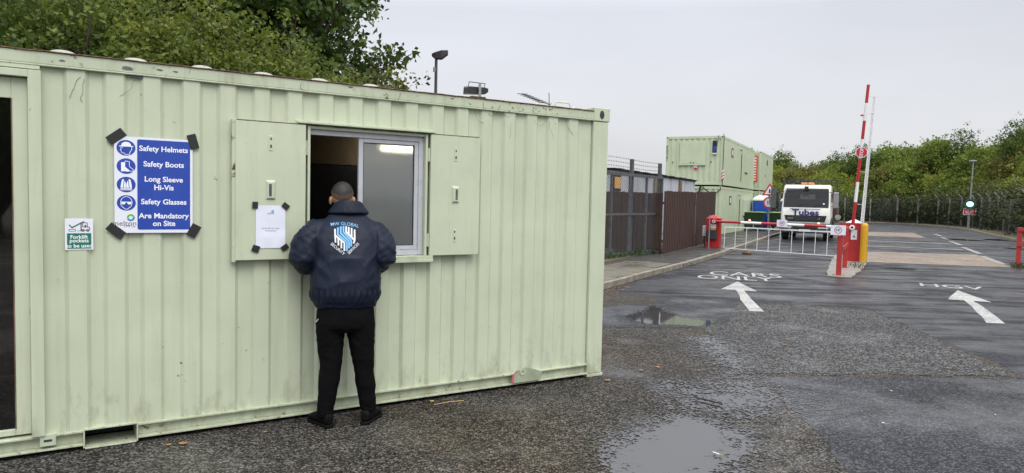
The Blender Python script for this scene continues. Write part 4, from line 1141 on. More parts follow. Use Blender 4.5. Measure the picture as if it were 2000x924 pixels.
pst = thing('thin_post', 'thin grey steel post standing just in front of the red barrier cabinet', 'post', LF(-5.38, 26.1, .115))
b = MB(); b.tube([(0, 0, 0), (0, 0, 1.2)], .022, 8); b.build('shaft', 'galv', pst)
b = MB(); b.bx(-.06, .06, -.06, .06, 0, .01); b.build('foot', 'galv', pst)

# lowered arm with hanging skirt
ba = thing('lift_barrier', 'lowered red and white striped barrier arm with hanging white skirt across the car lane', 'barrier', LF(-5.25, 26.36, .115))
AZ = .975
def arm_z(x): return AZ - .012 * x + .0
x0 = 0.0; segs = [(0, .92, 'red'), (.92, 1.62, 'white_paint'), (1.62, 2.32, 'red'), (2.32, 3.03, 'white_paint'), (3.03, 3.72, 'red'), (3.72, 4.22, 'white_paint')]
for a, c, mt in segs:
    b = MB(); b.tube([(a, 0, arm_z(a)), (c - .001, 0, arm_z(c))], .047, 14); b.build('stripe', mt, ba)
b = MB(); disc_y(b, (-.02, AZ), .085, -.07, .05, 18); b.build('hub', 'red', ba, bevel=.006)
b = MB(); disc_y(b, (-.02, AZ), .055, -.082, -.072, 18); b.build('hub_ring', 'white_paint', ba)
b = MB(); disc_y(b, (-.02, AZ), .030, -.086, -.083, 14); b.build('hub_hole', 'black', ba)
b = MB()
top = [(.37, 0, .79), (4.16, 0, .745)]; bot = [(.37, 0, .02), (4.16, 0, -.065)]
b.bar(top[0], top[1], .02, .045); b.bar(bot[0], bot[1], .02, .028)
b.build('skirt_rail', 'white_paint', ba)
for i in range(11):
    f = i / 10; x = .37 + (4.16 - .37) * f
    zt = .79 + (.745 - .79) * f; zb = .02 + (-.065 - .02) * f
    b = MB(); b.tube([(x, 0, zt), (x - .01, 0, zb)], .0125, 7); b.build('skirt_bar', 'white_paint', ba)
for x in (.37, 1.35, 2.55, 3.75):
    b = MB(); b.bar((x, 0, arm_z(x) - .04), (x, 0, .76), .012, .03); b.build('hanger', 'white_paint', ba)
for x in (1.22, 3.48):
    b = MB(); b.tube([(x, 0, arm_z(x) + .04), (x, 0, arm_z(x) + .065)], .03, 10); b.build('lamp_holder', 'black', ba)
    b = MB(); b.tube([(x, -.01, arm_z(x) + .066), (x, -.01, arm_z(x) + .105), (x, -.01, arm_z(x) + .125)], [.035, .035, .018], 12); b.build('marker_lamp', 'lampred', ba)

def arm_notice(label, M4):
    t = thing('arm_notice', label, 'notice', M4)
    b = MB(); b.bx(-.17, .17, -.004, .0, -.12, .12); b.build('sheet', 'white_card', t)
    b = MB(); b.ring((0, 0), .072, .086, 0.0005, .0012, 28, TY(0, .0, -.0055)); b.build('red_ring', 'sign_red', t)
    b = MB(); b.text('H', .10, TY(-.022, 0, -.0055), .02, .9, .0006); b.text('P', .10, TY(.030, 0, -.0055), .015, .7, .0006); b.build('lettering', 'navy_ink', t)
    b = MB(); b.bx(-.075, .075, -.004, .0, -.152, -.124); b.build('pink_strip', 'pink', t)
    return t
n1 = arm_notice('white notice with red ring fixed to the middle of the lowered barrier arm', LF(-2.94, 26.36 - .056, 1.10))
n2 = arm_notice('white notice with red ring fixed on top of the nearest red guard post', LF(-.84, 19.22, 1.15))

# ================================================================== BARRIER OF THE GOODS LANE (raised)
rc = thing('barrier_cabinet', 'red barrier cabinet with white pointed cap next to the yellow bollard', 'barrier cabinet', LF(-.62, 24.75, .03))
b = MB(); b.bx(-.24, .21, -.2, .2, 0, 1.19); b.build('housing', 'red', rc, bevel=.008)
b = MB(); b.rings([[(-.25, -.21, 1.19), (.22, -.21, 1.19), (.22, .21, 1.19), (-.25, .21, 1.19)], [(-.25, -.21, 1.205), (.22, -.21, 1.205), (.22, .21, 1.205), (-.25, .21, 1.205)], [(-.04, -.02, 1.31), (.02, -.02, 1.31), (.02, .02, 1.31), (-.04, .02, 1.31)]], smooth=False); b.build('cap', 'white_paint', rc, bevel=.004)
b = MB(); sign_sheet(b, .0, .83, .17, .30, -.208); b.build('label_plate', 'white_card', rc)
b = MB(); b.add([(-.045, -.2095, .745), (.045, -.2095, .745), (0, -.2095, .84)], [(0, 1, 2)]); b.build('symbol', 'gray_ink', rc)

ra = thing('lift_barrier', 'raised red and white striped barrier arm with small stop disc and folded white skirt', 'barrier', LF(-.66, 24.48, .03))
tl = R(3.4); ux_, uz_ = math.sin(tl) * 1.35, math.cos(tl)
def AP(d, y=0, off=0): return (d * math.sin(tl) * .95 + off * math.cos(tl), y, 1.17 + d * math.cos(tl) - off * math.sin(tl))
cuts = [0, 1.15, 1.78, 2.46, 3.2, 3.68, 4.32]
bounds = [(-.05, .68, 'red'), (.68, 1.30, 'white_paint'), (1.30, 2.02, 'red'), (2.02, 2.62, 'white_paint'), (2.62, 3.18, 'red'), (3.18, 3.72, 'white_paint'), (3.72, 4.28, 'red')]
for a, c, mt in bounds:
    b = MB(); b.tube([AP(a), AP(c - .001)], .048 - .004 * a / 4, 14); b.build('stripe', mt, ra)
b = MB(); b.bar((-.36, .0, 1.16), (.02, .0, 1.165), .06, .07); b.build('counter_bar', 'red', ra, bevel=.005)
b = MB(); disc_y(b, (-.02, 1.06), .080, -.05, .06, 18); b.build('hub', 'white_paint', ra, bevel=.005)
b = MB(); disc_y(b, (-.02, 1.06), .036, -.058, -.051, 14); b.build('hub_hole', 'black', ra)
# stop disc (arm is up, so the word lies on its side)
so_ = AP(2.21, -.062, .02)
b = MB(); T_ = frame(so_, (1, 0, 0), (0, 0, 1), (0, -1, 0))
b.prism([(.178 * math.cos(R(22.5 + 45 * k)), .178 * math.sin(R(22.5 + 45 * k))) for k in range(8)], 0, .004, T_); sdsc = b.build('stop_disc', 'white_card', ra)
b = MB(); b.prism([(.160 * math.cos(R(22.5 + 45 * k)), .160 * math.sin(R(22.5 + 45 * k))) for k in range(8)], .0045, .0055, T_); b.build('red_face', 'sign_red', sdsc)
b = MB(); rot = Matrix.Rotation(R(90 - 4), 4, 'Z'); b.text('STOP', .135, T_ @ rot, .010, .86, .006); b.build('lettering', 'white_ink', sdsc)
b = MB(); b.bar(AP(2.40, -.03, -.09), AP(2.40, -.03, .12), .02, .03); b.build('disc_bracket', 'galv', ra)
# folded skirt: two long rails that lie close together with bars between
b = MB()
b.bar(AP(.02, .02, .21), AP(3.93, .02, .165), .02, .05, up=(0, 1, 0)); b.build('skirt_rail', 'white_paint', ra)
b = MB(); b.bar(AP(-.05, .03, .29), AP(3.93, .03, .225), .02, .035, up=(0, 1, 0)); b.build('skirt_rail', 'white_paint', ra)
for d in (.62, 1.62, 2.55, 3.42, 3.92):
    b = MB(); b.bar(AP(d, .0, .03), AP(d, .01, .22), .012, .022, up=(0, 1, 0)); b.build('hanger', 'white_paint', ra)
for i in range(3):
    b = MB(); b.tube([AP(.1, .025, .228 + i * .02), AP(3.9, .025, .180 + i * .013)], .008, 6); b.build('skirt_bar', 'white_paint', ra)
for d in (3.35, 1.22):
    b = MB(); b.rings([[(AP(d)[0] - .05 - .0, -.05, AP(d)[2] - .03), (AP(d)[0] - .05, .05, AP(d)[2] - .03), (AP(d)[0] - .05, .05, AP(d)[2] + .03), (AP(d)[0] - .05, -.05, AP(d)[2] + .03)], [(AP(d)[0] - .13, -.03, AP(d)[2] - .012), (AP(d)[0] - .13, .03, AP(d)[2] - .012), (AP(d)[0] - .13, .03, AP(d)[2] + .012), (AP(d)[0] - .13, -.03, AP(d)[2] + .012)]]); b.build('marker_lamp', 'sign_red', ra, bevel=.006)

bo = thing('bollard', 'round topped yellow steel bollard with scuffs beside the red barrier cabinet', 'bollard', LF(-.33, 24.4, .03))
b = MB(); rr = [(0, .105), (.3, .105), (.8, .105), (1.10, .105), (1.15, .098), (1.19, .075), (1.21, .04), (1.216, .01)]
b.rings([[(r * math.cos(a), r * math.sin(a), z) for a in np.linspace(0, 2 * math.pi, 22, endpoint=False)] for z, r in rr]); b.build('post', 'yellow', bo)
b = MB(); b.ring((0, 0), .10, .16, -.01, .02, 20); b.build('concrete_collar', 'concrete', bo)

gr_ = thing('guard_rail', 'short red steel guard rail of two posts and brown worn rails on the lane island', 'guard rail', LF(-.79, 19.3, .03))
b = MB(); b.bx(-.06, .06, -.05, .05, 0, 1.2); b.build('post', 'redrail', gr_, bevel=.006)
b = MB(); b.bx(-.02, .10, 2.45, 2.55, 0, 1.17); b.build('post', 'redrail', gr_, bevel=.006)
for z in (1.10, .66):
    b = MB(); b.bar((.075, -.02, z), (.095, 2.7, z), .022, .11); b.build('rail', 'redrail', gr_, bevel=.004)
for y in (0, 2.5):
    b = MB(); b.bx(-.14, .14, y - .10, y + .12, -.028, .008); b.build('foot_plate', 'rust', gr_, bevel=.003)
g2_ = thing('guard_rail', 'red steel guard rail at the far right edge of the goods lane', 'guard rail', LF(3.85, 26.1, 0))
b = MB(); b.bx(-.06, .06, -.05, .05, 0, 1.22); b.build('post', 'redrail', g2_, bevel=.006)
b = MB(); b.bx(1.60, 1.72, -.25, -.15, 0, 1.22); b.build('post', 'redrail', g2_, bevel=.006)
for z in (1.16, .70):
    b = MB(); b.bar((-.07, -.06, z), (1.8, -.26, z), .03, .11); b.build('rail', 'redrail', g2_, bevel=.004)
b = MB(); b.bx(-.12, .12, -.1, .1, 0, .012); b.build('foot_plate', 'rust', g2_)

# ================================================================== BROWN FENCE, MESH GATE, GREY CABIN
bf = thing('board_fence', 'brown close-boarded timber fence along the pavement, running back behind the mesh gate', 'fence', LF(0, 0, .115))
def boardrun(a, c, h0, h1, name):
    mb = MB(); a, c = Vector((*a, 0)), Vector((*c, 0)); L = (c - a).length; d = (c - a).normalized(); n = int(L / .115); nr = Vector((d.y, -d.x, 0))
    rr = random.Random(int(L * 100))
    for i in range(n):
        p = a + d * (i * .115 + .0575) + nr * (.006 if i % 2 else -.006); hh = h0 + (h1 - h0) * i / n + rr.uniform(-.012, .012)
        mb.bar(p + Vector((0, 0, .02)), p + Vector((0, 0, hh)), .016, .112, up=(nr.x, nr.y, 0) if False else (d.x, d.y, 0))
    for z in (.4, 1.6): mb.bar(a - nr * .05 + Vector((0, 0, z)), c - nr * .05 + Vector((0, 0, z)), .06, .08)
    return mb.build(name, 'boards', bf)
boardrun((-5.92, 21.9), (-6.0, 26.6), 1.98, 2.02, 'board_panel')
boardrun((-6.0, 26.65), (-6.15, 31.0), 2.04, 2.10, 'board_panel')
boardrun((-9.2, 23.35), (-5.95, 21.85), 1.98, 1.9, 'board_panel')
boardrun((-16, 23.0), (-9.25, 23.35), 2.0, 1.98, 'board_panel')

gt = thing('mesh_gate', 'grey steel framed sliding gate with diamond mesh, barbed wire posts and ground track', 'gate', LF(0, 0, .115))
ga, gb = Vector((-7.15, 15.6, 0)), Vector((-6.15, 22.4, 0)); gd = (gb - ga).normalized(); GLn = (gb - ga).length
def GP(x, z, off=0): return ga + gd * x + Vector((-gd.y, gd.x, 0)) * off + Vector((0, 0, z))
b = MB(); b.bar(GP(0, 2.40), GP(GLn, 2.40), .06, .09); b.bar(GP(0, .10), GP(GLn, .10), .06, .08); b.bar(GP(0, 1.25), GP(GLn, 1.25), .05, .06); b.build('frame', 'gate_steel', gt)
for i in range(7):
    x = GLn * i / 6; b = MB(); b.bar(GP(x, .1), GP(x, 2.4), .06, .06, up=(gd.x, gd.y, 0)); b.build('upright', 'gate_steel', gt)
b = MB(); sp = .115; H_ = 2.3
x = -H_
while x < GLn:
    for sgn in (1, -1):
        xa, xb = x, x + H_; za, zb = (.1, .1 + H_) if sgn > 0 else (.1 + H_, .1)
        if xa < 0: f = -xa / H_; za = za + (zb - za) * f; xa = 0
        if xb > GLn: f = (GLn - xa) / (xb - xa); zb = za + (zb - za) * f; xb = GLn
        if xb - xa > .02: b.tube([GP(xa, za, .02 * sgn * .1), GP(xb, zb, .02 * sgn * .1)], .0042, 3, caps=False)
    x += sp
b.build('mesh_infill', 'gate_steel', gt)
b = MB(); b.bar(GP(-.2, .03), GP(GLn - .2, .03), .09, .05); b.build('track', 'gate_steel', gt)
b = MB(); b.bar(GP(GLn - .75, .0, -.1), GP(GLn - .3, .0, -.1), .2, .22); b.build('wheel_block', 'dark_metal', gt, bevel=.01)
for (xx, h) in ((GLn * .71, 2.88), (GLn + .02, 2.86)):
    b = MB(); p = GP(xx, 0, .1); b.bar(p, p + Vector((0, 0, h)), .10, .10, up=(gd.x, gd.y, 0)); b.build('post', 'gate_steel', gt, bevel=.005)
for z in (2.62, 2.74, 2.86):
    b = MB(); pts = [GP(GLn * f, z - .05 * math.sin(f * 9) * .4, .1) for f in np.linspace(.0, 1.0, 24)]; b.tube(pts, .004, 4)
    for f in np.linspace(.02, .98, 45):
        p = GP(GLn * f, z - .05 * math.sin(f * 9) * .4, .1); b.tube([p + Vector((-.012, .0, -.022)), p + Vector((.012, 0, .022))], .003, 3); b.tube([p + Vector((.012, .0, -.022)), p + Vector((-.012, 0, .022))], .003, 3)
    b.build('barbed_wire', 'dark_metal', gt)
b = MB(); b.bx(-7.0, -6.3, 16.2, 22.6, .002, .02); b.build('moss_strip', 'verge', gt)

gc = thing('portable_cabin', 'low pale grey portable cabin with ragged dark felt roof behind the brown fence', 'cabin', LF(-8.3, 0, .1))
b = MB(); b.bx(-3.0, 0, 23.75, 36.4, 0, 2.72)
for t_ in np.arange(24.2, 36, 1.25): b.bx(0, .02, t_ - .03, t_ + .03, .1, 2.7)
b.build('wall', 'portacabin', gc)
b = MB(); b.bx(-3.05, .05, 23.7, 36.5, 2.72, 2.78); b.build('fascia', 'felt', gc, bevel=.01)
b = MB()
rr = random.Random(9)
for i in range(22):
    t_ = 23.65 + i * .584; b.bx(-3.12, .13 + rr.uniform(-.05, .05), t_ + .01, t_ + .565, 2.782, 2.79 + rr.uniform(.0, .035))
b.build('felt_roof', 'felt', gc)
b = MB(); b.bx(.021, .05, 29.6, 31.3, .3, 2.3); dd = b.build('door', 'portacabin', gc, bevel=.01)
b = MB(); b.bx(.022, .06, 28.9, 29.3, .4, 2.6); b.build('stain_strip', 'cream', gc)
b = MB(); b.bx(.021, .06, 33.0, 33.5, .2, 2.68); b.build('downpipe_box', 'dirt_brown', gc)
b = MB(); b.bx(.022, .04, 23.85, 24.6, 2.0, 2.6); wn_ = b.build('window', 'dark_room', gc)
b = MB(); b.bx(.042, .05, 23.9, 24.55, 2.1, 2.5); b.build('board', 'orange_panel', wn_)

# ================================================================== STACKED SITE CABINS
def far_cabin(label, z0, t0, s0, wd, ln_, door_t, ends, group=None):
    """origin at the near right bottom corner; x left of it is the end face, y runs back along the lane"""
    c = thing('stacked_cabin', label, 'site cabin', LF(s0, t0, z0)); H = 2.62
    b = MB()
    def cw(a, d, L, nn):
        pr = []
        k = .16; 
        pts = [(.12, -.035)]
        while k + .28 < L - .12:
            pts += [(k + .04, -.035), (k + .07, 0), (k + .19, 0), (k + .22, -.035)]; k += .30
        pts.append((L - .12, -.035))
        vs = []; fs = []
        for z in (.14, H - .13):
            for u, o_ in pts: p = Vector(a) + Vector(d) * u + Vector(nn) * (o_ - .01); vs.append((p.x, p.y, z))
        n = len(pts); fs = [(i, i + 1, n + i + 1, n + i) for i in range(n - 1)]
        b.add(vs, fs)
    cw((0, 0), (-1, 0), wd, (0, -1)) if False else None
    for a, d, L, nn in (((0, 0, 0), (-1, 0, 0), wd, (0, -1, 0)), ((0, ln_, 0), (-1, 0, 0), wd, (0, 1, 0)), ((-wd, 0, 0), (0, 1, 0), ln_, (-1, 0, 0))): cw(a, d, L, nn)
    b.bx(-.03, -.012, .12, ln_ - .12, .14, H - .13)
    b.build('wall', 'green_far', c)
    b = MB(); b.bx(-wd + .1, -.1, .1, ln_ - .1, H - .05, H - .02); b.build('roof', 'roof_sheet', c)
    b = MB(); b.bx(-wd + .1, -.1, .1, ln_ - .1, .03, .06); b.build('floor', 'dark_metal', c)
    b = MB()
    for z_0, z_1 in ((0.03, .15), (H - .14, H - .01)):
        b.bx(-wd + .12, -.12, 0, .08, z_0, z_1); b.bx(-wd + .12, -.12, ln_ - .08, ln_, z_0, z_1); b.bx(-.08, 0, .12, ln_ - .12, z_0, z_1); b.bx(-wd, -wd + .08, .12, ln_ - .12, z_0, z_1)
    b.build('rail', 'green_far', c)
    for px in (-.13, -wd):
        for py in (0, ln_ - .13):
            b = MB(); b.bx(px, px + .13, py, py + .13, .0, H); b.build('corner_post', 'green_far', c, bevel=.01)
            b = MB(); b.bx(px + .035, px + .095, py - .004, py, H - .10, H - .03); b.build('casting_hole', 'dark_metal', c)
    if door_t:
        b = MB(); b.bx(-.011, .035, door_t, door_t + .05, .12, 2.25); b.bx(-.011, .035, door_t + .95, door_t + 1.0, .12, 2.25); b.bx(-.011, .035, door_t, door_t + 1.0, 2.25, 2.30); b.build('door_frame', 'green_far', c)
        b = MB(); b.bx(-.011, -.003, door_t + .05, door_t + .95, .14, 2.25); d = b.build('door', 'green_far', c)
        b = MB(); b.bx(-.002, .03, door_t + .80, door_t + .84, .4, 2.0); b.build('handle', 'dark_metal', d)
        b = MB(); b.bx(-.011, .012, door_t + 2.1, door_t + 3.3, 1.0, 2.0); s = b.build('shutter', 'green_far', c, bevel=.01)
        b = MB(); b.bx(-.010, .03, door_t + 2.3, door_t + 3.1, .93, .97); b.build('sill', 'dark_metal', s)
        b = MB(); b.bx(-.008, .008, 2.4, 2.95, 1.65, 2.15); sn = b.build('notice_board', 'dirt_brown', c)
        b = MB(); b.bx(.009, .011, 2.52, 2.83, 1.75, 2.05); b.build('notice', 'white_card', sn)
    return c
W_ = 3.05
c1 = far_cabin('upper green cabin of the front stack with closed window shutter and hanging striped tube', 2.70, 38.5, -7.36, W_, 10.6, 4.8, 1)
c2 = far_cabin('lower green cabin of the front stack, half hidden by the brown fence', 0.03, 38.5, -7.38, W_, 10.6, 4.8, 1)
c3 = far_cabin('upper green cabin of the back stack with a tall narrow red banner', 2.70, 50.4, -7.12, W_, 6.1, None, 1)
c4 = far_cabin('lower green cabin of the back stack behind the blue toilet and bins', 0.03, 50.4, -7.14, W_, 6.1, None, 1)
# details of the upper front cabin: shutter pair, little window, writing, tube, cable
b = MB(); b.bx(-2.22, -.98, -.045, -.006, 1.15, 2.28); sh = b.build('shutter', 'green_far', c1, bevel=.006)
b = MB(); b.bx(-2.30, -2.22, -.035, -.006, 1.10, 2.34); b.bx(-.98, -.90, -.035, -.006, 1.10, 2.34); b.bx(-2.22, -.98, -.035, -.006, 2.281, 2.34); b.bx(-2.32, -.88, -.07, -.006, 1.06, 1.14); b.build('shutter_frame', 'green_far', c1)
b = MB()
for x in (-1.68, -1.53): b.bx(x - .03, x + .03, -.05, -.031, 1.17, 1.23)
b.build('bolt', 'dark_metal', sh)
for cc, zz in ((c1, (1.72, 2.36)), (c2, (1.70, 2.34))):
    b = MB(); b.bx(-.56, -.34, -.03, -.008, zz[0], zz[1]); w1 = b.build('narrow_window', 'dark_room', cc)
    b = MB(); b.bx(-.51, -.39, -.034, -.031, zz[0] + .06, zz[0] + .34); b.build('blue_board', 'toilet_blue', w1)
    b = MB(); b.bx(-.58, -.32, -.06, -.008, zz[0] - .07, zz[0] - .01); b.build('ledge', 'roof_sheet', w1)
b = MB(); sign_sheet(b, -1.42, .98, .20, .34, -.012); s1 = b.build('warning_label', 'white_card', c1)
b = MB(); b.bx(-1.51, -1.33, -.0145, -.0125, .82, .94); b.build('red_panel', 'sign_red', s1)
b = MB()
for i, ch in enumerate('PSU101'): b = MB(); b.text(ch, .21, TY(-2.985, 2.05 - i * .142, -.006), .02, .9); b.build('lettering', 'dark_ink', c1)
b = MB()
for x, z in ((-2.66, 1.22), (-.62, 1.24)): b.bx(x - .03, x + .03, -.02, -.009, z - .04, z + .04)
b.build('vent_hole', 'dark_metal', c1)
b = MB(); pts = [(.02, -.03, -2.62), (.02, -.03, 0), (.03, -.03, 2.6), (-.02, -.03, 2.72)]; b.tube(pts[1:], .018, 6)
b.tube([(-.25, -.02, 2.66), (-.30, -.03, 2.3), (-.36, -.03, 1.95), (-.45, -.03, 1.72)], .012, 6); b.build('cable', 'black', c1)
ht = MB()
for k in range(6):
    ht.cur = k % 2
    ht.rings([[(.03 + .06 * math.cos(a), -.03 + .06 * math.sin(a), .28 + (k + j) * .085 + .06 * math.cos(a)) for a in np.linspace(0, 2 * math.pi, 12, endpoint=False)] for j in (0, 1)])
ht.build('striped_tube', ['sign_red', 'white_card'], c1)
b = MB(); b.tube([(-.95, -.04, 2.60), (-.9, -.12, 2.5), (-.6, -.14, 2.28), (-.2, -.12, 2.30), (.0, -.06, 2.5)], .03, 7); b.tube([(-1.2, -.05, 2.0), (-1.12, -.07, 2.5), (-1.05, -.07, 2.64)], .05, 7); b.build('cable_loop', 'black', c2)
b = MB(); b.bx(-.62, -.20, -.014, -.011, .55, 2.35); bn = b.build('banner', 'banner_red', c3)
b = MB(); b.text('SITE OFFICE', .30, frame((-.41, -.0165, 1.45), (0, 0, 1), (-1, 0, 0), (0, -1, 0)), .01, .92) if False else None
for i in range(9): b.bx(-.53, -.30, -.0165, -.0150, .66 + i * .182, .66 + i * .182 + .085)
b.build('pale_characters', 'white_card', bn)
b = MB(); T_ = frame((0, 0, 0), (0, 1, 0), (0, 0, 1), (1, 0, 0)); b.disc((3.0, 2.0), .22, -.008, .006, 18, T_); b.disc((2.2, 1.05), .10, -.008, .006, 14, T_); b.build('round_vent', 'dark_metal', c3)
b = MB(); b.bx(-.008, .01, 1.1, 1.5, 1.55, 2.0); b.build('notice_board', 'dirt_brown', c4)

def toilet(label, s, t_):
    c = thing('portable_toilet', label, 'portable toilet', LF(s, t_, .115))
    b = MB(); b.bx(-.5, .5, -.5, .5, .02, 1.85); b.bx(-.52, -.44, -.52, -.44, .02, 1.88); b.bx(.44, .52, -.52, -.44, .02, 1.88); b.build('cubicle', 'toilet_blue', c, bevel=.03)
    b = MB(); b.bx(-.38, .38, -.525, -.50, .12, 1.78); d = b.build('door', 'toilet_blue', c, bevel=.012)
    b = MB(); b.bx(.26, .32, -.545, -.527, .85, 1.05); b.build('latch', 'black', d)
    b = MB(); b.rings([[(-.55, -.55, 1.87), (.55, -.55, 1.87), (.55, .55, 1.87), (-.55, .55, 1.87)], [(-.55, -.55, 1.95), (.55, -.55, 1.95), (.55, .55, 1.95), (-.55, .55, 1.95)], [(-.42, -.42, 2.12), (.42, -.42, 2.12), (.42, .42, 2.12), (-.42, .42, 2.12)], [(-.18, -.18, 2.24), (.18, -.18, 2.24), (.18, .18, 2.24), (-.18, .18, 2.24)]], smooth=False); b.build('roof', 'roof_sheet', c, bevel=.02)
toilet('blue portable toilet with white roof behind the lime lidded bin next to the cabins', -6.72, 48.8)
toilet('blue portable toilet mostly hidden behind the round road sign and the second bin', -5.42, 52.5)
def bin_(label, s, t_):
    c = thing('wheeled_bin', label, 'bin', LF(s, t_, .115))
    b = MB(); b.rings([[(-.52, -.36, .22), (.52, -.36, .22), (.52, .36, .22), (-.52, .36, .22)], [(-.68, -.52, 1.05), (.68, -.52, 1.05), (.68, .52, 1.05), (-.68, .52, 1.05)], [(-.72, -.56, 1.06), (.72, -.56, 1.06), (.72, .56, 1.06), (-.72, .56, 1.06)], [(-.72, -.56, 1.12), (.72, -.56, 1.12), (.72, .56, 1.12), (-.72, .56, 1.12)]], smooth=False)
    for x in (-.4, 0, .4): b.bar((x, -.40, .3), (x, -.535, 1.02), .05, .03)
    b.build('container', 'bin_green', c, bevel=.012)
    b = MB(); b.rings([[(-.74, -.58, 1.122), (.74, -.58, 1.122), (.74, .58, 1.122), (-.74, .58, 1.122)], [(-.73, -.57, 1.15), (.73, -.57, 1.15), (.73, .57, 1.16), (-.73, .57, 1.16)], [(-.5, -.3, 1.175), (.5, -.3, 1.175), (.5, .3, 1.185), (-.5, .3, 1.185)]], smooth=False); b.build('lid', 'lime', c, bevel=.015)
    for x in (-.42, .42):
        for y in (-.28, .28):
            b = MB(); b.tube([(x - .03, y, .1), (x + .03, y, .1)], .1, 14); b.bx(x - .045, x + .045, y - .02, y + .02, .1, .24); b.build('castor', 'rubber', c)
    return c
bin_('dark green wheeled bin with lime lid in front of the blue toilet', -6.92, 46.6)
bin_('dark green wheeled bin with lime lid partly hidden behind the road sign and the truck', -5.45, 47.9)

rsn = thing('road_sign', 'grey post carrying a red bordered warning triangle above a round restriction sign', 'road sign', LF(-5.5, 42.6, .115))
b = MB(); b.tube([(0, 0, 0), (0, 0, 2.75)], .045, 10); b.build('post', 'galv', rsn)
b = MB()
Tq = frame((.02, -.055, 2.42), (1, 0, 0), (0, 0, 1), (0, -1, 0))
b.prism([(-.42, -.28), (.42, -.28), (0, .44)], 0, .006, Tq); tr_ = b.build('warning_triangle', 'sign_red', rsn)
b = MB(); b.prism([(-.28, -.20), (.28, -.20), (0, .28)], .007, .008, Tq); b.build('white_face', 'white_card', tr_)
b = MB(); b.prism([(-.05, -.13), (.05, -.13), (.03, .10), (-.03, .10)], .009, .010, Tq); b.build('symbol', 'dark_ink', tr_)
b = MB(); Tq = frame((.02, -.055, 1.74), (1, 0, 0), (0, 0, 1), (0, -1, 0)); b.disc((0, 0), .34, 0, .006, 28, Tq); cr_ = b.build('round_sign', 'sign_red', rsn)
b = MB(); b.disc((0, 0), .25, .007, .008, 28, Tq); b.build('white_face', 'white_card', cr_)
b = MB(); b.text('10', .30, Tq, .02, .9, .009); b.build('lettering', 'dark_ink', cr_)
b = MB(); b.bx(.12, .40, -.30, -.22, 1.45, 2.6); b.build('side_board', 'gate_steel', rsn, bevel=.01)
b = MB(); b.bx(.02, .2, -.25, -.04, 1.95, 2.02); b.build('bracket', 'galv', rsn)

# ================================================================== LORRY
tk = thing('tipper_lorry', 'white tipper lorry with amber beacons and blue lettering, parked facing the lowered barrier', 'lorry', LF(-3.20, 38.3, 0))
HW = 1.12
def loft_cab():
    # half-width sections up the front: (z, y_front, halfwidth)
    prof = [(.78, .02, 1.13), (.95, -.02, 1.15), (1.22, -.03, 1.15), (1.62, .02, 1.14), (1.70, .05, 1.14), (2.52, .24, 1.10), (2.70, .34, 1.08), (2.78, .52, 1.04)]
    rings = []
    for z, yf, hw in prof:
        yb = 1.75; r = .11
        pts = []
        for cx, cy, a0 in ((hw - r, yf + r, -90), (hw - r * .4, yb - r * .4, 0), (-hw + r * .4, yb - r * .4, 90), (-hw + r, yf + r, 180)):
            rr = r if cy < 1 else r * .4
            for k in range(6): a = R(a0 + 18 * k); pts.append((cx + rr * math.cos(a), cy + rr * math.sin(a), z))
        rings.append(pts)
    return rings
b = MB(); b.rings(loft_cab()); cabm = b.build('cab', 'truck_white', tk)
def front_y(z):
    zs = [.78, .95, 1.22, 1.62, 1.70, 2.52, 2.70, 2.78]; ys = [.02, -.02, -.03, .02, .05, .24, .34, .52]
    return float(np.interp(z, zs, ys))
def front_panel(poly, off, th=.012, nz=6):
    """polygon (x,z) laid just proud of the cab's front"""
    b = MB(); n = len(poly)
    vs = [(x, front_y(z) - off, z) for x, z in poly] + [(x, front_y(z) - off + th, z) for x, z in poly]
    b.add(vs, [tuple(range(n)), tuple(range(2 * n - 1, n - 1, -1))] + [(k, n + k, n + (k + 1) % n, (k + 1) % n) for k in range(n)])
    return b
front_panel([(-1.05, 1.64), (1.05, 1.64), (1.04, 2.2), (1.02, 2.54), (.97, 2.60), (-.97, 2.60), (-1.02, 2.54), (-1.04, 2.2)], .010).build('windscreen_seal', 'black', tk)
ws = front_panel([(-1.01, 1.68), (1.01, 1.68), (1.0, 2.2), (.98, 2.52), (.93, 2.57), (-.93, 2.57), (-.98, 2.52), (-1.0, 2.2)], .016, .004).build('windscreen', 'glass_truck', tk)
# dark sheet stands in for the shaded cab inside, pale patch for rear-window daylight
front_panel([(-1.0, 1.69), (1.0, 1.69), (.965, 2.52), (-.965, 2.52)], .0115, .001).build('cab_shade_sheet', 'dark_room', tk)
b = MB(); b.bx(-.35, .38, front_y(2.2) - .0145, front_y(2.2) - .0125 + .02, 2.06, 2.30) if False else None
front_panel([(-.30, 2.05), (.42, 2.05), (.40, 2.30), (-.28, 2.30)], .0128, .0008).build('rear_daylight_patch', 'portacabin', ws)
front_panel([(-.16, 2.22), (.10, 2.22), (.08, 2.36), (-.13, 2.36)], .0136, .0005).build('mirror_pod', 'black', ws)
front_panel([(.78, 1.80), (.86, 1.80), (.86, 1.87), (.78, 1.87)], .019, .001).build('disc_sticker', 'white_card', ws)
b = MB()
for x in (-.45, .3): b.tube([(x, front_y(1.72) - .03, 1.72), (x + .55, front_y(1.78) - .03, 1.80)], .012, 6)
b.build('wiper', 'black', tk)
g = front_panel([(-.90, .93), (.90, .93), (.98, 1.25), (-.98, 1.25)], .018, .02).build('grille', 'black', tk, bevel=.006)
b = MB()
for z in (1.03, 1.10, 1.17): b.bx(-.5, .5, front_y(z) - .028, front_y(z) - .016, z - .012, z + .012)
b.build('grille_bar', 'grey_plastic', g)
b = MB(); b.text('DAF', .12, TY(-.68, 1.10, front_y(1.1) - .022), .006, 1.2); b.text('LF', .12, TY(.64, 1.10, front_y(1.1) - .022), .006, 1.2); b.build('badge_lettering', 'alu', g)
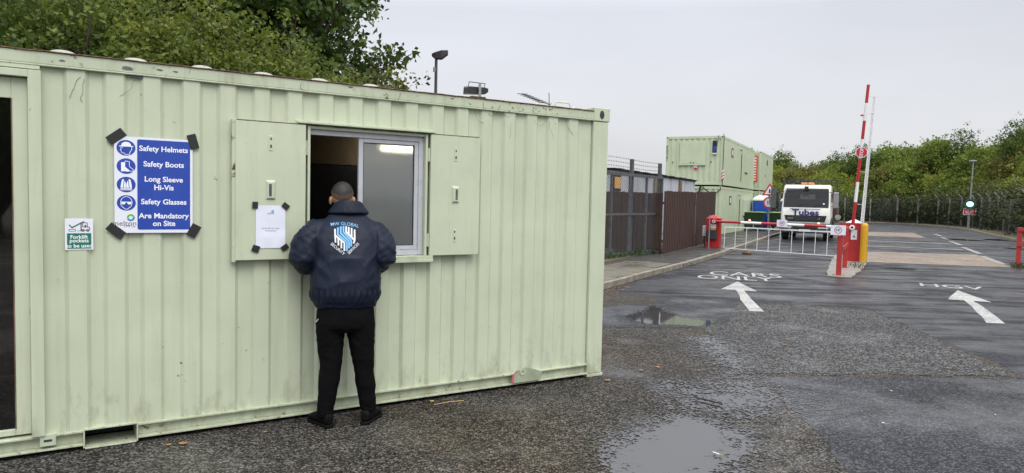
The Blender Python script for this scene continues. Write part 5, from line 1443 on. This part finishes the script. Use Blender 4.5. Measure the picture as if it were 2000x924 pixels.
b = MB(); b.text('Tubes', .40, TY(0, 1.40, -.055), .030, 1.26)
b.bx(-.74, .68, -.050, -.040, 1.555, 1.585); b.build('lettering', 'navy_ink', tk)
b = MB(); b.rings([[(-1.16, -.06, .36), (1.16, -.06, .36), (1.16, .5, .36), (-1.16, .5, .36)], [(-1.20, -.10, .5), (1.20, -.10, .5), (1.20, .5, .5), (-1.20, .5, .5)], [(-1.20, -.10, .80), (1.20, -.10, .80), (1.20, .5, .80), (-1.20, .5, .80)], [(-1.15, -.06, .87), (1.15, -.06, .87), (1.15, .5, .87), (-1.15, .5, .87)]], smooth=False); bp = b.build('bumper', 'grey_plastic', tk, bevel=.03)
b = MB(); b.bx(-.55, .55, -.115, -.098, .56, .76); b.build('bumper_recess', 'black', bp)
for s in (-1, 1):
    b = MB(); b.bx(s * .62, s * 1.08, -.125, -.095, .60, .78); b.build('headlight', 'lamp_glass', tk, bevel=.02)
    b = MB(); b.rings([[(s * 1.13 + .10 * math.cos(a) * s, .5 + .62 * math.cos(q), .62 + .62 * math.sin(q)) for a in (0,) for q in np.linspace(0, math.pi, 10)] + [(s * 1.13, .5 + .5 * math.cos(q), .60 + .5 * math.sin(q)) for q in np.linspace(math.pi, 0, 10)], [(s * 1.23, .5 + .62 * math.cos(q), .62 + .62 * math.sin(q)) for q in np.linspace(0, math.pi, 10)] + [(s * 1.23, .5 + .5 * math.cos(q), .60 + .5 * math.sin(q)) for q in np.linspace(math.pi, 0, 10)]], smooth=False); b.build('wheel_arch', 'grey_plastic', tk)
    # mirrors
    b = MB(); b.bar((s * 1.05, .25, 2.42), (s * 1.40, .10, 2.40), .03, .03); b.bar((s * 1.10, .2, 1.72), (s * 1.40, .10, 1.72), .03, .03); b.build('mirror_arm', 'black', tk)
    b = MB(); b.bx(s * 1.36 - (.12 if s > 0 else .05), s * 1.36 + (.12 if s > 0 else .05), .02, .16, 1.62 if s > 0 else 1.9, 2.42); b.build('mirror_housing', 'galv' if s > 0 else 'black', tk, bevel=.04)
    b = MB(); b.bx(s * 1.115, s * 1.13, .55, 1.45, 1.72, 2.38); b.build('side_window', 'glass_truck', tk)
    b = MB(); b.tube([(s * 1.0, .75, 2.78), (s * 1.0, .75, 2.80)], .02, 6); b.build('marker_lamp', 'amber', tk)
b = MB(); b.bx(-.26, .26, -.122, -.116, .44, .55); pl = b.build('number_plate', 'white_card', tk, bevel=.003)
b = MB(); b.text('HX12 AHZ', .088, TY(0, .495, -.1235), .006, .95); b.build('lettering', 'dark_ink', pl)
for s in (-1, 1):
    for y, rr_ in ((.62, .46), (4.4, .46)):
        b = MB(); b.tube([(s * .83, y, rr_), (s * 1.10, y, rr_)], rr_, 26); wh = b.build('wheel', 'rubber', tk, bevel=.03)
        b = MB(); b.tube([(s * 1.101, y, rr_), (s * 1.115, y, rr_)], [.27, .20], 20); b.build('rim', 'galv', wh)
b = MB(); b.bx(-.40, .40, .5, 6.2, .50, .78); b.build('chassis', 'dark_metal', tk)
b = MB(); b.bx(-1.22, 1.22, 1.95, 6.3, .86, .98); b.bx(-1.22, -1.16, 1.95, 6.3, .98, 1.75); b.bx(1.16, 1.22, 1.95, 6.3, .98, 1.75); b.bx(-1.22, 1.22, 1.95, 2.0, .98, 2.5)
for y in np.arange(2.3, 6.2, .55): b.bx(1.22, 1.26, y, y + .07, .9, 1.75); b.bx(-1.26, -1.22, y, y + .07, .9, 1.75)
b.build('tipper_body', 'dirt_brown', tk)
b = MB(); b.bar((-1.24, 1.97, .98), (-1.30, 1.97, 3.03), .06, .06); b.bar((1.30, 1.97, .98), (1.30, 1.97, 3.03), .06, .06); b.bar((-1.33, 1.97, 3.05), (1.33, 1.97, 3.05), .05, .06); b.bar((-1.30, 1.97, 2.92), (1.30, 1.97, 2.92), .04, .04)
for x in np.linspace(-1.1, 1.1, 13): b.bar((x, 1.97, 2.5), (x, 1.97, 3.03), .014, .014)
b.build('headboard', 'dark_metal', tk)
b = MB()
for x in (1.30, 1.42): b.bar((x, 2.2, .9), (x - .05, 2.2, 2.45), .03, .03)
for z in np.arange(1.0, 2.4, .28): b.bar((1.26, 2.2, z), (1.42, 2.2, z), .025, .025)
b.build('ladder', 'dirt_brown', tk)
b = MB(); b.bx(-.22, .22, .62, .76, 2.765, 2.80); bb = b.build('beacon_bar', 'black', tk)
for x in (-.16, .16):
    b = MB(); b.bx(x - .145, x + .145, .60, .78, 2.80, 2.90); b.build('beacon', 'amber', tk, bevel=.03)
b = MB(); b.bx(-.10, .08, .12, .22, 2.50, 2.70); b.tube([(-.08, .3, 2.75), (-.08, .12, 2.70), (-.08, .12, 2.55)], .015, 6); b.tube([(.06, .3, 2.75), (.06, .12, 2.70), (.06, .12, 2.55)], .015, 6); b.build('front_mirror', 'black', tk, bevel=.02)
b = MB(); b.tube([(1.35, 1.6, .9), (1.40, 1.5, 1.15)], .02, 6); T_ = frame((1.42, 1.45, 1.18), (1, 0, 0), (0, 0, 1), (0, -1, 0)); b.disc((0, 0), .14, -.03, .0, 18, T_); b.build('round_mirror', 'chrome', tk)

# ================================================================== SIGNAL COLUMN, FAR FENCE
ts = thing('signal_column', 'tall grey lamp column with a lit green signal and a dark red notice by the far fence', 'traffic light', loc=(40.65, 63.3, 0.02))
b = MB(); b.tube([(0, 0, 0), (0, 0, 1.9), (0, 0, 1.92), (.1, 0, 5.95)], [.13, .13, .07, .055], 10); b.build('column', 'galv', ts)
b = MB(); b.bx(-.25, .30, -.14, .14, 5.93, 6.07); b.build('lantern', 'galv', ts, bevel=.03)
td = Vector((-.54, -.84, 0)).normalized(); tf = frame(Vector((0, 0, 0)) + td * .2, (-td.y * 1, td.x, 0), (0, 0, 1), td)
b = MB(); b.disc((0, 2.18), .46, -.06, .0, 26, tf); hd = b.build('signal_backing', 'black', ts)
b = MB(); b.ring((0, 2.18), .36, .44, .001, .12, 26, tf); b.build('signal_hood', 'green_ink', hd)
b = MB(); b.disc((0, 2.18), .24, .002, .02, 26, tf, sx=1.15); b.build('signal_lamp', 'lampgreen', hd)
b = MB(); b.bx(-.48, .48, 1.22, 1.82, -.02, .0, tf); rs2 = b.build('red_notice', 'white_card', ts)
b = MB(); b.bx(-.44, .44, 1.26, 1.78, .001, .004, tf); b.build('red_face', 'sign_red', rs2)
b = MB()
for z, wd in ((1.66, .6), (1.55, .7), (1.46, .7), (1.38, .55)): b.bx(-wd / 2, wd / 2, z - .018, z + .018, .005, .006, tf)
b.build('pale_characters', 'white_card', rs2)

fn = thing('chain_link_fence', 'tall chain-link fence with cranked concrete posts along the foot of the wooded bank', 'fence')
post_pts = along(FP, 2.9)
b2m = MB(); prev = None
for p, t in post_pts:
    b = MB(); o_ = Vector((-t.y, t.x, 0))
    b.bar(p + Vector((0, 0, .0)), p + Vector((0, 0, 2.75)), .13, .13, up=(t.x, t.y, 0)); b.bar(p + Vector((0, 0, 2.72)), p - o_ * .35 + Vector((0, 0, 3.15)), .10, .10, up=(t.x, t.y, 0))
    b.build('post', 'concrete', fn)
for i in range(len(post_pts) - 1):
    p, q = post_pts[i][0], post_pts[i + 1][0]; L = (q - p).length; d = (q - p).normalized(); x = -2.7
    while x < L:
        for sg_ in (1, -1):
            xa, xb = x, x + 2.7; za, zb = (.08, 2.78) if sg_ > 0 else (2.78, .08)
            if xa < 0: f = -xa / 2.7; za += (zb - za) * f; xa = 0
            if xb > L: f = (L - xa) / (xb - xa); zb = za + (zb - za) * f; xb = L
            if xb - xa > .02: b2m.tube([p + d * xa + Vector((0, 0, za)), p + d * xb + Vector((0, 0, zb))], .0042, 3, caps=False)
        x += .135
    for z in (2.8, 1.4, .1): b2m.tube([p + Vector((0, 0, z)), q + Vector((0, 0, z))], .006, 3, caps=False)
b2m.build('chain_link', 'gate_steel', fn)

# ================================================================== THE MAN AT THE WINDOW
PA = R(15)
PM = Matrix.Translation((-1.235, 5.30, 0)) @ Matrix.Rotation(PA, 4, 'Z')
man = thing('person', 'man in navy security jacket and black joggers, back turned, leaning on the open window', 'person', PM)
def ell(cx, cy, z, hx, hy, n=28, ex=2.3, tilt=0):
    out = []
    for k in range(n):
        a = 2 * math.pi * k / n; c, s = math.cos(a), math.sin(a)
        x = hx * math.copysign(abs(c) ** (2 / ex), c); y = hy * math.copysign(abs(s) ** (2 / ex), s)
        out.append((cx + x, cy + y, z + tilt * y))
    return out
def ball(mb, c, r, n=14):
    rings = []
    for j in range(1, n):
        t = math.pi * j / n
        rings.append([(c[0] + r[0] * math.sin(t) * math.cos(2 * math.pi * k / 20), c[1] + r[1] * math.sin(t) * math.sin(2 * math.pi * k / 20), c[2] - r[2] * math.cos(t)) for k in range(20)])
    mb.rings(rings)
def remeshed(mb, voxel, smooth=4):
    me = bpy.data.meshes.new('tmp'); me.from_pydata(mb.v, [], mb.f); me.update()
    o = bpy.data.objects.new('tmp', me); COL.objects.link(o)
    m = o.modifiers.new('r', 'REMESH'); m.mode = 'VOXEL'; m.voxel_size = voxel
    if smooth:
        m2 = o.modifiers.new('s', 'SMOOTH'); m2.iterations = smooth; m2.factor = .5
    bpy.context.view_layer.update()
    r = bpy.data.meshes.new_from_object(o.evaluated_get(bpy.context.evaluated_depsgraph_get()))
    bpy.data.objects.remove(o); bpy.data.meshes.remove(me)
    return r
def displace(me, fn):
    n = len(me.vertices); nrm_ = [v.normal.copy() for v in me.vertices]
    for v, q in zip(me.vertices, nrm_): v.co = v.co + q * fn(v.co, q)
    me.update()
def finish(me, name, mat, parent):
    me.name = name; me.materials.clear(); me.materials.append(M[mat])
    me.polygons.foreach_set('use_smooth', [True] * len(me.polygons)); me.update()
    o = bpy.data.objects.new(name, me); COL.objects.link(o); o.parent = parent
    return o
NO = lambda p, a, b_, c, s=0: mnoise.noise(Vector((p.x * a + s, p.y * b_ + s * .7, p.z * c - s)))
ridged = lambda n_: 1 - abs(n_) * 2

# --- body: torso, neck, head, arms with hands, legs: one surface
HC = Vector((-.03, .150, 1.728))
b = MB()
b.rings([ell(0, .0, .86, .17, .11), ell(0, .005, 1.0, .165, .11), ell(0, .03, 1.2, .175, .115), ell(0, .07, 1.40, .17, .11), ell(0, .09, 1.48, .15, .09), ell(0, .11, 1.53, .09, .075)])
b.tube([(0, .10, 1.50), (-.01, .125, 1.60), (-.022, .14, 1.69)], [.07, .060, .060], 16)
ball(b, HC, (.079, .100, .100)); ball(b, HC + Vector((0, .045, -.055)), (.062, .066, .070)); ball(b, HC + Vector((0, .075, -.085)), (.035, .032, .030))
ball(b, HC + Vector((0, .108, -.035)), (.013, .022, .022)); ball(b, HC + Vector((0, .106, -.018)), (.010, .012, .025))
ball(b, HC + Vector((0, .098, -.070)), (.022, .012, .007)); ball(b, HC + Vector((0, .096, -.080)), (.019, .012, .007)); ball(b, HC + Vector((0, .086, .010)), (.050, .016, .010))
for s in (-1, 1): ball(b, HC + Vector((s * .086, -.006, -.040)), (.013, .021, .034))
arms = {-1: [(-.165, .085, 1.47), (-.25, .05, 1.36), (-.285, .03, 1.25), (-.235, .14, 1.255), (-.190, .235, 1.277)], 1: [(.165, .085, 1.47), (.245, .05, 1.36), (.265, .03, 1.26), (.16, .14, 1.265), (.065, .265, 1.282)]}
for s, pts in arms.items():
    b.tube(pts, [.052, .048, .040, .036, .026], 14)
    w_ = Vector(pts[-1]); d = (w_ - Vector(pts[-2])).normalized(); d.z = -.05; d.normalize()
    side = Vector((d.y, -d.x, 0)).normalized()
    b.rings([[tuple(w_ + d * t_ + side * (hw * math.cos(a)) + Vector((0, 0, hh * math.sin(a)))) for a in np.linspace(0, 2 * math.pi, 14, endpoint=False)] for t_, hw, hh in ((-.02, .024, .020), (.03, .036, .017), (.07, .042, .015), (.098, .040, .012))])
    for k, (off, L) in enumerate(((-.031, .062), (-.0105, .074), (.0105, .080), (.031, .070))):
        p0 = w_ + d * .085 + side * off; p1 = p0 + d * L * .5 + Vector((0, 0, .008)); p2 = p1 + d * L * .33 + Vector((0, 0, -.012)); p3 = p2 + d * L * .22 + Vector((0, 0, -.016))
        b.tube([p0, p1, p2, p3], [.0092, .0088, .0080, .0066], 8)
    t0 = w_ + d * .03 - side * s * .030; b.tube([t0, t0 + d * .030 - side * s * .022 + Vector((0, 0, -.004)), t0 + d * .062 - side * s * .024 + Vector((0, 0, -.008))], [.013, .0105, .0085], 8)
for s, ps_ in ((-1, [(-.10, 0, .86), (-.108, 0, .45), (-.143, -.013, .08)]), (1, [(.10, 0, .86), (.138, -.005, .45), (.175, .015, .08)])): b.tube(ps_, [.082, .056, .038], 14)
body = finish(remeshed(b, .0052, 3), 'body', 'skin', man)
for s in (-1, 1):
    b = MB(); ball(b, HC + Vector((s * .032, .088, -.006)), (.012, .012, .012), 10); b.build('eye', 'white_ink', man)
# --- hair
b = MB(); rr = []; fade = []
NH = 34
for j in range(NH + 1):
    t = math.pi * .5 * j / NH * 1.28
    ring = []
    for k in range(44):
        a = 2 * math.pi * k / 44
        n_ = Vector((math.sin(t) * math.cos(a), math.sin(t) * math.sin(a), math.cos(t)))
        back = max(0, -n_.y)
        hl = -.045 * back - .008 + .055 * max(0, n_.y)                      # hairline: low at the nape, high on the forehead
        h_ = n_.z * .104
        f = min(1, max(0, (h_ - hl) / .062))
        th = -.004 + .011 * min(1, f * 1.6) + .003 * mnoise.noise(n_ * 16)
        p = HC + Vector((n_.x * (.079 + th), n_.y * (.100 + th), n_.z * (.100 + th)))
        ring.append(tuple(p)); fade.append(f)
    rr.append(ring)
b.rings(rr, caps=False)
b.build('hair', 'hair', man, auto=False, attrs={'fade': fade})

# --- trousers
b = MB()
b.rings([ell(0, .0, .98, .195, .125), ell(0, -.005, .90, .208, .142), ell(0, -.01, .82, .216, .148), ell(0, -.01, .755, .214, .140), ell(0, -.005, .715, .205, .115)])
LEG = {-1: [(.82, -.106, -.005, .105, .13), (.70, -.112, 0, .104, .120), (.60, -.110, .0, .096, .108), (.50, -.108, .0, .084, .095), (.43, -.109, .0, .080, .088), (.33, -.118, -.008, .078, .086), (.22, -.130, -.012, .066, .074), (.14, -.141, -.013, .058, .066), (.075, -.145, -.013, .056, .064)],
       1: [(.82, .106, -.005, .105, .13), (.70, .113, 0, .102, .120), (.60, .120, .0, .094, .108), (.50, .132, .0, .082, .095), (.43, .139, .0, .078, .088), (.33, .150, .002, .078, .086), (.22, .163, .008, .066, .074), (.15, .172, .014, .058, .066), (.095, .176, .015, .056, .064)]}
for s, rs_ in LEG.items(): b.rings([ell(cx, cy, z, hx, hy) for z, cx, cy, hx, hy in rs_])
me = remeshed(b, .0105, 5)
def tw(p, n):
    k = 1 if p.z < .62 else .55
    d = .0055 * k * ridged(NO(Vector((p.x, p.y, p.z + p.x * .5)), 5, 5, 7, 1)) + .002 * NO(p, 12, 12, 20, 4)
    if p.z < .24: d += .007 * ridged(NO(Vector((p.x, p.y, p.z + p.x * .4)), 6, 6, 22, 9)) * min(1, (.24 - p.z) / .08)
    if .40 < p.z < .56: d += .003 * ridged(NO(Vector((p.x, p.y, p.z - abs(p.x - .02) * .5)), 7, 7, 18, 2))
    if .62 < p.z < .80: d += .005 * ridged(NO(Vector((p.x * 1.0, p.y, p.z + abs(p.x) * .8)), 4, 4, 16, 6))
    return d - .003
displace(me, tw); finish(me, 'trousers', 'trousers', man)
b = MB(); b.prism([(-.222, .795), (-.203, .818), (-.204, .826), (-.228, .805)], .03, .045, frame((0, 0, 0), (1, 0, 0), (0, 0, 1), (0, -1, 0))) if False else None
b.add([(-.2175, -.068, .800), (-.2155, -.072, .793), (-.197, -.097, .822), (-.199, -.096, .827)], [(0, 1, 2, 3)])
b.build('white_mark', 'white_thread', man)

# --- jacket
b = MB()
b.rings([ell(0, .0, .905, .214, .146), ell(0, .0, .935, .222, .152), ell(0, .0, .955, .240, .168), ell(0, .0, 1.0, .250, .178), ell(0, .004, 1.08, .246, .176), ell(0, .018, 1.2, .240, .170), ell(0, .04, 1.32, .246, .170), ell(0, .058, 1.41, .250, .160), ell(.0, .074, 1.475, .236, .140), ell(.003, .088, 1.525, .195, .118), ell(.008, .105, 1.565, .145, .105), ell(.012, .12, 1.60, .10, .092), ell(.015, .125, 1.625, .085, .085)])
SLV = {-1: [(-.150, .082, 1.47), (-.215, .066, 1.452), (-.268, .045, 1.40), (-.300, .022, 1.325), (-.308, .008, 1.262), (-.288, .040, 1.232), (-.245, .125, 1.232), (-.205, .20, 1.258), (-.190, .232, 1.270)],
       1: [(.150, .082, 1.462), (.210, .066, 1.440), (.250, .045, 1.390), (.268, .022, 1.325), (.272, .008, 1.272), (.252, .045, 1.250), (.19, .13, 1.25), (.105, .222, 1.268), (.078, .252, 1.276)]}
for s, pts in SLV.items(): b.tube(pts, [.084, .092, .095, .096, .094, .092, .078, .062, .048], 20)
me = remeshed(b, .0098, 5)
def jw(p, n):
    logo = 1 - .75 * max(0, 1 - (abs(p.x + .015) / .15) ** 4) * max(0, 1 - (abs(p.z - 1.41) / .14) ** 4) if n.y < -.2 else 1
    arm = abs(p.x) > .225 and p.z > 1.1
    d = .008 * ridged(NO(p, 4.2, 4.2, 5.5, 2)) * logo + .0035 * ridged(NO(Vector((p.x + p.z * .4, p.y, p.z)), 8, 8, 6, 5)) * logo
    if arm:
        d += .009 * ridged(NO(Vector((p.x, p.y, p.z + abs(p.x) * .9)), 5, 7, 14, 3)) + .005 * ridged(NO(Vector((p.x, p.y, p.z - abs(p.x) * .6)), 8, 8, 24, 11))
    else:
        # long soft drapes down the back, gathers above the waistband, pulls from the armpits
        d += .008 * ridged(NO(p, 9, 2, 1.7, 8)) * logo * min(1, max(0, (1.42 - p.z) / .2))
        q = Vector((p.x, p.y, p.z - abs(p.x) * 1.1)); d += .007 * ridged(NO(q, 3, 3, 9, 12)) * max(0, 1 - abs(abs(p.x) - .19) / .09) * (p.z > 1.05)
    if .945 < p.z < 1.04:
        a = math.atan2(p.y, p.x); d += .008 * math.sin(a * 27 + 5 * NO(p, 3, 3, 3, 1)) * math.sin((p.z - .945) / .095 * math.pi)
    if p.z <= .945:
        a = math.atan2(p.y, p.x); d += .0018 * math.sin(a * 110)
    return d - .002
displace(me, jw)
jk = finish(me, 'jacket', 'jacket', man)
# seams
from mathutils.bvhtree import BVHTree
bv = BVHTree.FromPolygons([v.co[:] for v in jk.data.vertices], [p.vertices[:] for p in jk.data.polygons])
def on_back(x, z, off):
    h = bv.ray_cast(Vector((x, -1, z)), Vector((0, 1, 0)))
    return Vector((x, (h[0].y if h[0] else -.15) - off, z))
b = MB(); pr_ = [(.078, .080, 1.605), (.080, .084, 1.685), (.086, .092, 1.697), (.098, .104, 1.690), (.118, .116, 1.655), (.150, .132, 1.612), (.156, .135, 1.598), (.146, .126, 1.592)]
rr = []
for k in range(40):
    a = 2 * math.pi * k / 40; c, s = math.cos(a), math.sin(a)
    front = max(0, s)
    rr.append([(.014 + hx * c * (1 + .02 * math.sin(3 * a + 1)), .125 + hy * s, z - front * .035 - .012 * abs(c) ** 3 * (z - 1.59) * 6 + .003 * mnoise.noise(Vector((c * 3, s * 3, z * 9)))) for hx, hy, z in pr_])
n_ = len(pr_); vs = [p for r in rr for p in r]; fs = []
for k in range(40):
    for j in range(n_): fs.append((k * n_ + j, ((k + 1) % 40) * n_ + j, ((k + 1) % 40) * n_ + (j + 1) % n_, k * n_ + (j + 1) % n_))
b.add(vs, fs, True); cl = b.build('collar', 'jacket', man, auto=False)
ss = cl.modifiers.new('soft', 'SUBSURF'); ss.levels = 1; ss.render_levels = 1
# emblem on the back, laid on the cloth
LC = (-.016, 1.414); PX = .00375 / 11.55
def LZ(x, y): return (LC[0] + (x - 515) * PX, LC[1] - (y - 440) * PX)
def stroke3(mb, pts, wd, off=.0035):
    pts = [LZ(*p) for p in pts]
    fine_ = []
    for a, c in zip(pts[:-1], pts[1:]):
        for k in range(6): fine_.append(((a[0] + (c[0] - a[0]) * k / 6), (a[1] + (c[1] - a[1]) * k / 6)))
    fine_.append(pts[-1]); vs = []
    for i, p in enumerate(fine_):
        a, c = fine_[max(0, i - 1)], fine_[min(len(fine_) - 1, i + 1)]
        d = Vector((c[0] - a[0], c[1] - a[1])).normalized(); nx, nz = -d.y * wd / 2, d.x * wd / 2
        if abs(d.x) > .3 and abs(d.y) > .3: nx *= 1.08; nz *= 1.08
        vs += [on_back(p[0] - nx, p[1] - nz, off), on_back(p[0] + nx, p[1] + nz, off)]
    mb.add(vs, [(2 * i, 2 * i + 1, 2 * i + 3, 2 * i + 2) for i in range(len(fine_) - 1)])
bl, wh_ = MB(), MB(); WD = .0125
for pts in ([(362, 195), (362, 350), (560, 520), (560, 715)], [(425, 170), (425, 322), (608, 500), (608, 655)], [(487, 165), (487, 295), (655, 478), (655, 612)]): stroke3(bl, pts, WD)
for pts in ([(300, 228), (303, 370), (312, 530)], [(303, 370), (505, 535), (505, 715)], [(372, 425), (375, 592)], [(438, 480), (440, 655)], [(546, 170), (546, 292), (722, 468)], [(602, 182), (602, 345)], [(665, 205), (665, 408)], [(732, 240), (732, 470), (705, 548)]): stroke3(wh_, pts, WD * .92, .0042)
def cloth_text(mb, s, size, cx, cy, rot, bold, arc=None, sx=1.0):
    v, f = text_polys(s, bold); x0, z0 = LZ(cx, cy); vs = []
    for p in v:
        X, Y = p[0] * size * sx, p[1] * size
        if arc: a = X / arc; X, Y = (arc + Y) * math.sin(a), (arc + Y) * math.cos(a) - arc
        vs.append(on_back(x0 + X * math.cos(rot) - Y * math.sin(rot), z0 + X * math.sin(rot) + Y * math.cos(rot), .0040))
    mb.add(vs, f)
cloth_text(bl, 'MW GLOBAL', .034, 520, 112, R(-3), .004, .42, 1.04)
cloth_text(wh_, 'SECURITY', .028, 362, 668, R(-40), .008, None, .98)
cloth_text(wh_, 'SERVICES', .028, 702, 655, R(44), .008, None, .92)
bl.build('emblem_print', 'sky_thread', jk); wh_.build('emblem_print', 'white_thread', jk)

# --- shoes
inv = PM.inverted()
def shoe(heel, dirv, L=.285):
    d = Vector((*dirv, 0)).normalized(); r = Vector((d.y, -d.x, 0)); h = Vector((*heel, 0))
    T = inv @ frame(h, r, d, (0, 0, 1))
    b = MB()
    st_ = [(0.0, .028, .028, .100), (.015, .036, .024, .118), (.06, .041, .022, .130), (.11, .042, .022, .122), (.16, .046, .022, .100), (.21, .049, .022, .084), (.25, .043, .022, .068), (.275, .026, .024, .052)]
    b.rings([[(hw * math.copysign(abs(math.cos(a)) ** .8, math.cos(a)), y * L / .285, (z0 + z1) / 2 + (z1 - z0) / 2 * math.copysign(abs(math.sin(a)) ** .75, math.sin(a))) for a in np.linspace(0, 2 * math.pi, 18, endpoint=False)] for y, hw, z0, z1 in st_], T)
    b.tube([T @ Vector((0, .055, .07)), T @ Vector((0, .06, .125))], [.044, .046], 16)
    s = b.build('shoe', 'shoe', man)
    sb = s.modifiers.new('soft', 'SUBSURF'); sb.levels = 1; sb.render_levels = 1
    b = MB(); out_ = []
    for y, hw in ((-.006, .016), (.0, .030), (.03, .039), (.10, .036), (.17, .045), (.23, .049), (.27, .038), (.293, .016)): out_.append((hw, y))
    poly = out_ + [(-x, y) for x, y in out_[::-1]]
    b.prism(poly, .0, .026, T); b.build('sole', 'shoe', s, bevel=.006)
    b = MB()
    for k in range(4): b.bar(T @ Vector((-.026, .12 + k * .022, .098 - k * .0075)), T @ Vector((.026, .12 + k * .022, .098 - k * .0075)), .006, .004)
    b.build('lace', 'black', s)
    b = MB(); b.bx(-.0415, .0415, .06, .11, .010, .014, T) if False else None
shoe((-1.318, 5.195), (-.72, .70), .28); shoe((-1.088, 5.285), (.22, .975))

# ================================================================== SMALL THINGS ON THE GROUND
tw_ = MB(); p = [(1.62, 6.22), (1.66, 6.16), (1.72, 6.12), (1.77, 6.06), (1.83, 6.0)]
tw_.tube([(x, y, .022 + (.018 if i == 0 else 0)) for i, (x, y) in enumerate(p)], [.004, .007, .008, .008, .006], 7)
tw_.tube([(1.66, 6.16, .025), (1.645, 6.20, .04)], [.005, .003], 5)
tag(tw_.build('twig', 'stick'), 'bent dark twig lying across the shallow puddle', 'twig')
b = MB(); b.tube([(-.62, 5.84, .006), (-.50, 5.92, .009), (-.38, 5.98, .006)], .0035, 5); tag(b.build('straw_stalk', 'straw'), 'dry yellow straw stalk lying on the asphalt near the cabin bottom rail', 'straw')
b = MB(); b.tube([(-.66, 5.93, .008), (-.63, 5.935, .008)], .009, 6); tag(b.build('straw_scrap', 'straw'), 'tiny scrap of straw beside the straw stalk near the cabin', 'straw')
b = MB(); b.tube([(1.42, 4.82, .020), (1.452, 4.775, .020)], .0042, 8); cg = b.build('cigarette_end', 'white_card'); tag(cg, 'cigarette end lying in the big puddle', 'cigarette end')
b = MB(); b.tube([(1.4525, 4.7745, .020), (1.464, 4.758, .020)], .0043, 8); b.build('filter', 'straw', cg)
b = MB(); r_ = random.Random(8); rg = []
for j, (z, s) in enumerate(((.0, .8), (.05, 1), (.10, .8), (.14, .35))): rg.append([(8.17 + s * (.17 * math.cos(a) + r_.uniform(-.03, .03)), 24.6 + s * (.13 * math.sin(a) + r_.uniform(-.03, .03)), z) for a in np.linspace(0, 6.28, 9, endpoint=False)])
b.rings(rg); tag(b.build('stone_lump', 'dirt_brown'), 'fist sized dark lump lying on the car lane below the barrier skirt', 'stone')
def scrap(name, mat, x, y, r, label, cat, z=.006, seed=0):
    q = random.Random(seed); b = MB(); n = 7
    top_ = [(x + r * q.uniform(.6, 1.1) * math.cos(a), y + r * q.uniform(.6, 1.1) * math.sin(a), z + q.uniform(.002, r * .25)) for a in np.linspace(0, 6.28, n, endpoint=False)]
    b.add(top_ + [(x, y, z + r * .3)], [(k, (k + 1) % n, n) for k in range(n)])
    return tag(b.build(name, mat), label, cat, 'litter scattered on the asphalt')
def scr_set(name, mat, pts, r, label, cat, z):
    for i, (x, y) in enumerate(pts): scrap(name, mat, x, y, r * (1 + .3 * math.sin(i * 2.3)), label, cat, z, i)
scr_set('white_fleck', 'stone', [(1.62, 12.3), (2.05, 12.4), (2.25, 13.2), (2.45, 12.9), (2.35, 11.9), (1.9, 11.6), (3.6, 6.6), (4.1, 5.9), (4.9, 8.8), (3.0, 5.6)], .011, 'small white fleck of litter on the wet asphalt', 'litter', .011)
scr_set('dead_leaf', 'leafbrown', [(1.35, 7.2), (1.55, 7.35), (1.95, 7.25), (3.4, 8.7), (4.75, 7.6), (2.2, 7.55), (.95, 6.75), (-1.75, 5.05), (-2.3, 4.75), (-2.22, 4.78), (1.9, 13.85), (2.0, 13.95), (2.15, 14.05), (4.65, 19.6), (5.1, 7.55)], .025, 'small brown dead leaf lying on the wet asphalt', 'leaf', .011)
b = MB(); rr = random.Random(3); 
for i in range(60):
    t_ = rr.uniform(11.5, 14.0); s_ = -4.60 + rr.uniform(0, .28); p = LP(s_, t_, .008); a = rr.uniform(0, 6.28); r = rr.uniform(.01, .03)
    b.add([p + Vector((r * math.cos(a), r * math.sin(a), 0)), p + Vector((-r * math.sin(a), r * math.cos(a), .008)), p - Vector((r * math.cos(a), r * math.sin(a), 0)), p + Vector((r * math.sin(a), -r * math.cos(a), .004))], [(0, 1, 2, 3)])
o = b.build('leaf_litter', 'leafbrown'); o['kind'] = 'stuff'
# weeds: along the fence foot behind the gate, on the lane island and at the verge
b = MB(); rr = random.Random(6)
def blade(p, h):
    a = rr.uniform(0, 6.28); d = Vector((math.cos(a), math.sin(a), 0)); w_ = Vector((-d.y, d.x, 0)) * .004 * (1 + h * 3)
    b.add([p - w_, p + w_, p + d * h * .35 + Vector((0, 0, h * .8)) + w_ * .5, p + d * h * .7 + Vector((0, 0, h))], [(0, 1, 2, 3)])
for i in range(700):
    t_ = rr.uniform(17, 22.4); blade(LP(-7.0 + (t_ - 15.6) * .147 + rr.uniform(-.55, .05), t_, .118), rr.uniform(.05, .22))
for i in range(40): blade(LP(-.45 + rr.gauss(0, .10), 22.2 + rr.gauss(0, .5), .03), rr.uniform(.03, .14))
for i in range(50): blade(LP(3.85 + rr.gauss(0, .1), 26.0 + rr.gauss(0, .12), .0), rr.uniform(.05, .2))
for i in range(40): blade(LP(-4.58 + rr.gauss(0, .03), 19.8 + rr.gauss(0, .4), .01), rr.uniform(.03, .10))
o = b.build('weeds', 'leaf_mid'); o['kind'] = 'stuff'
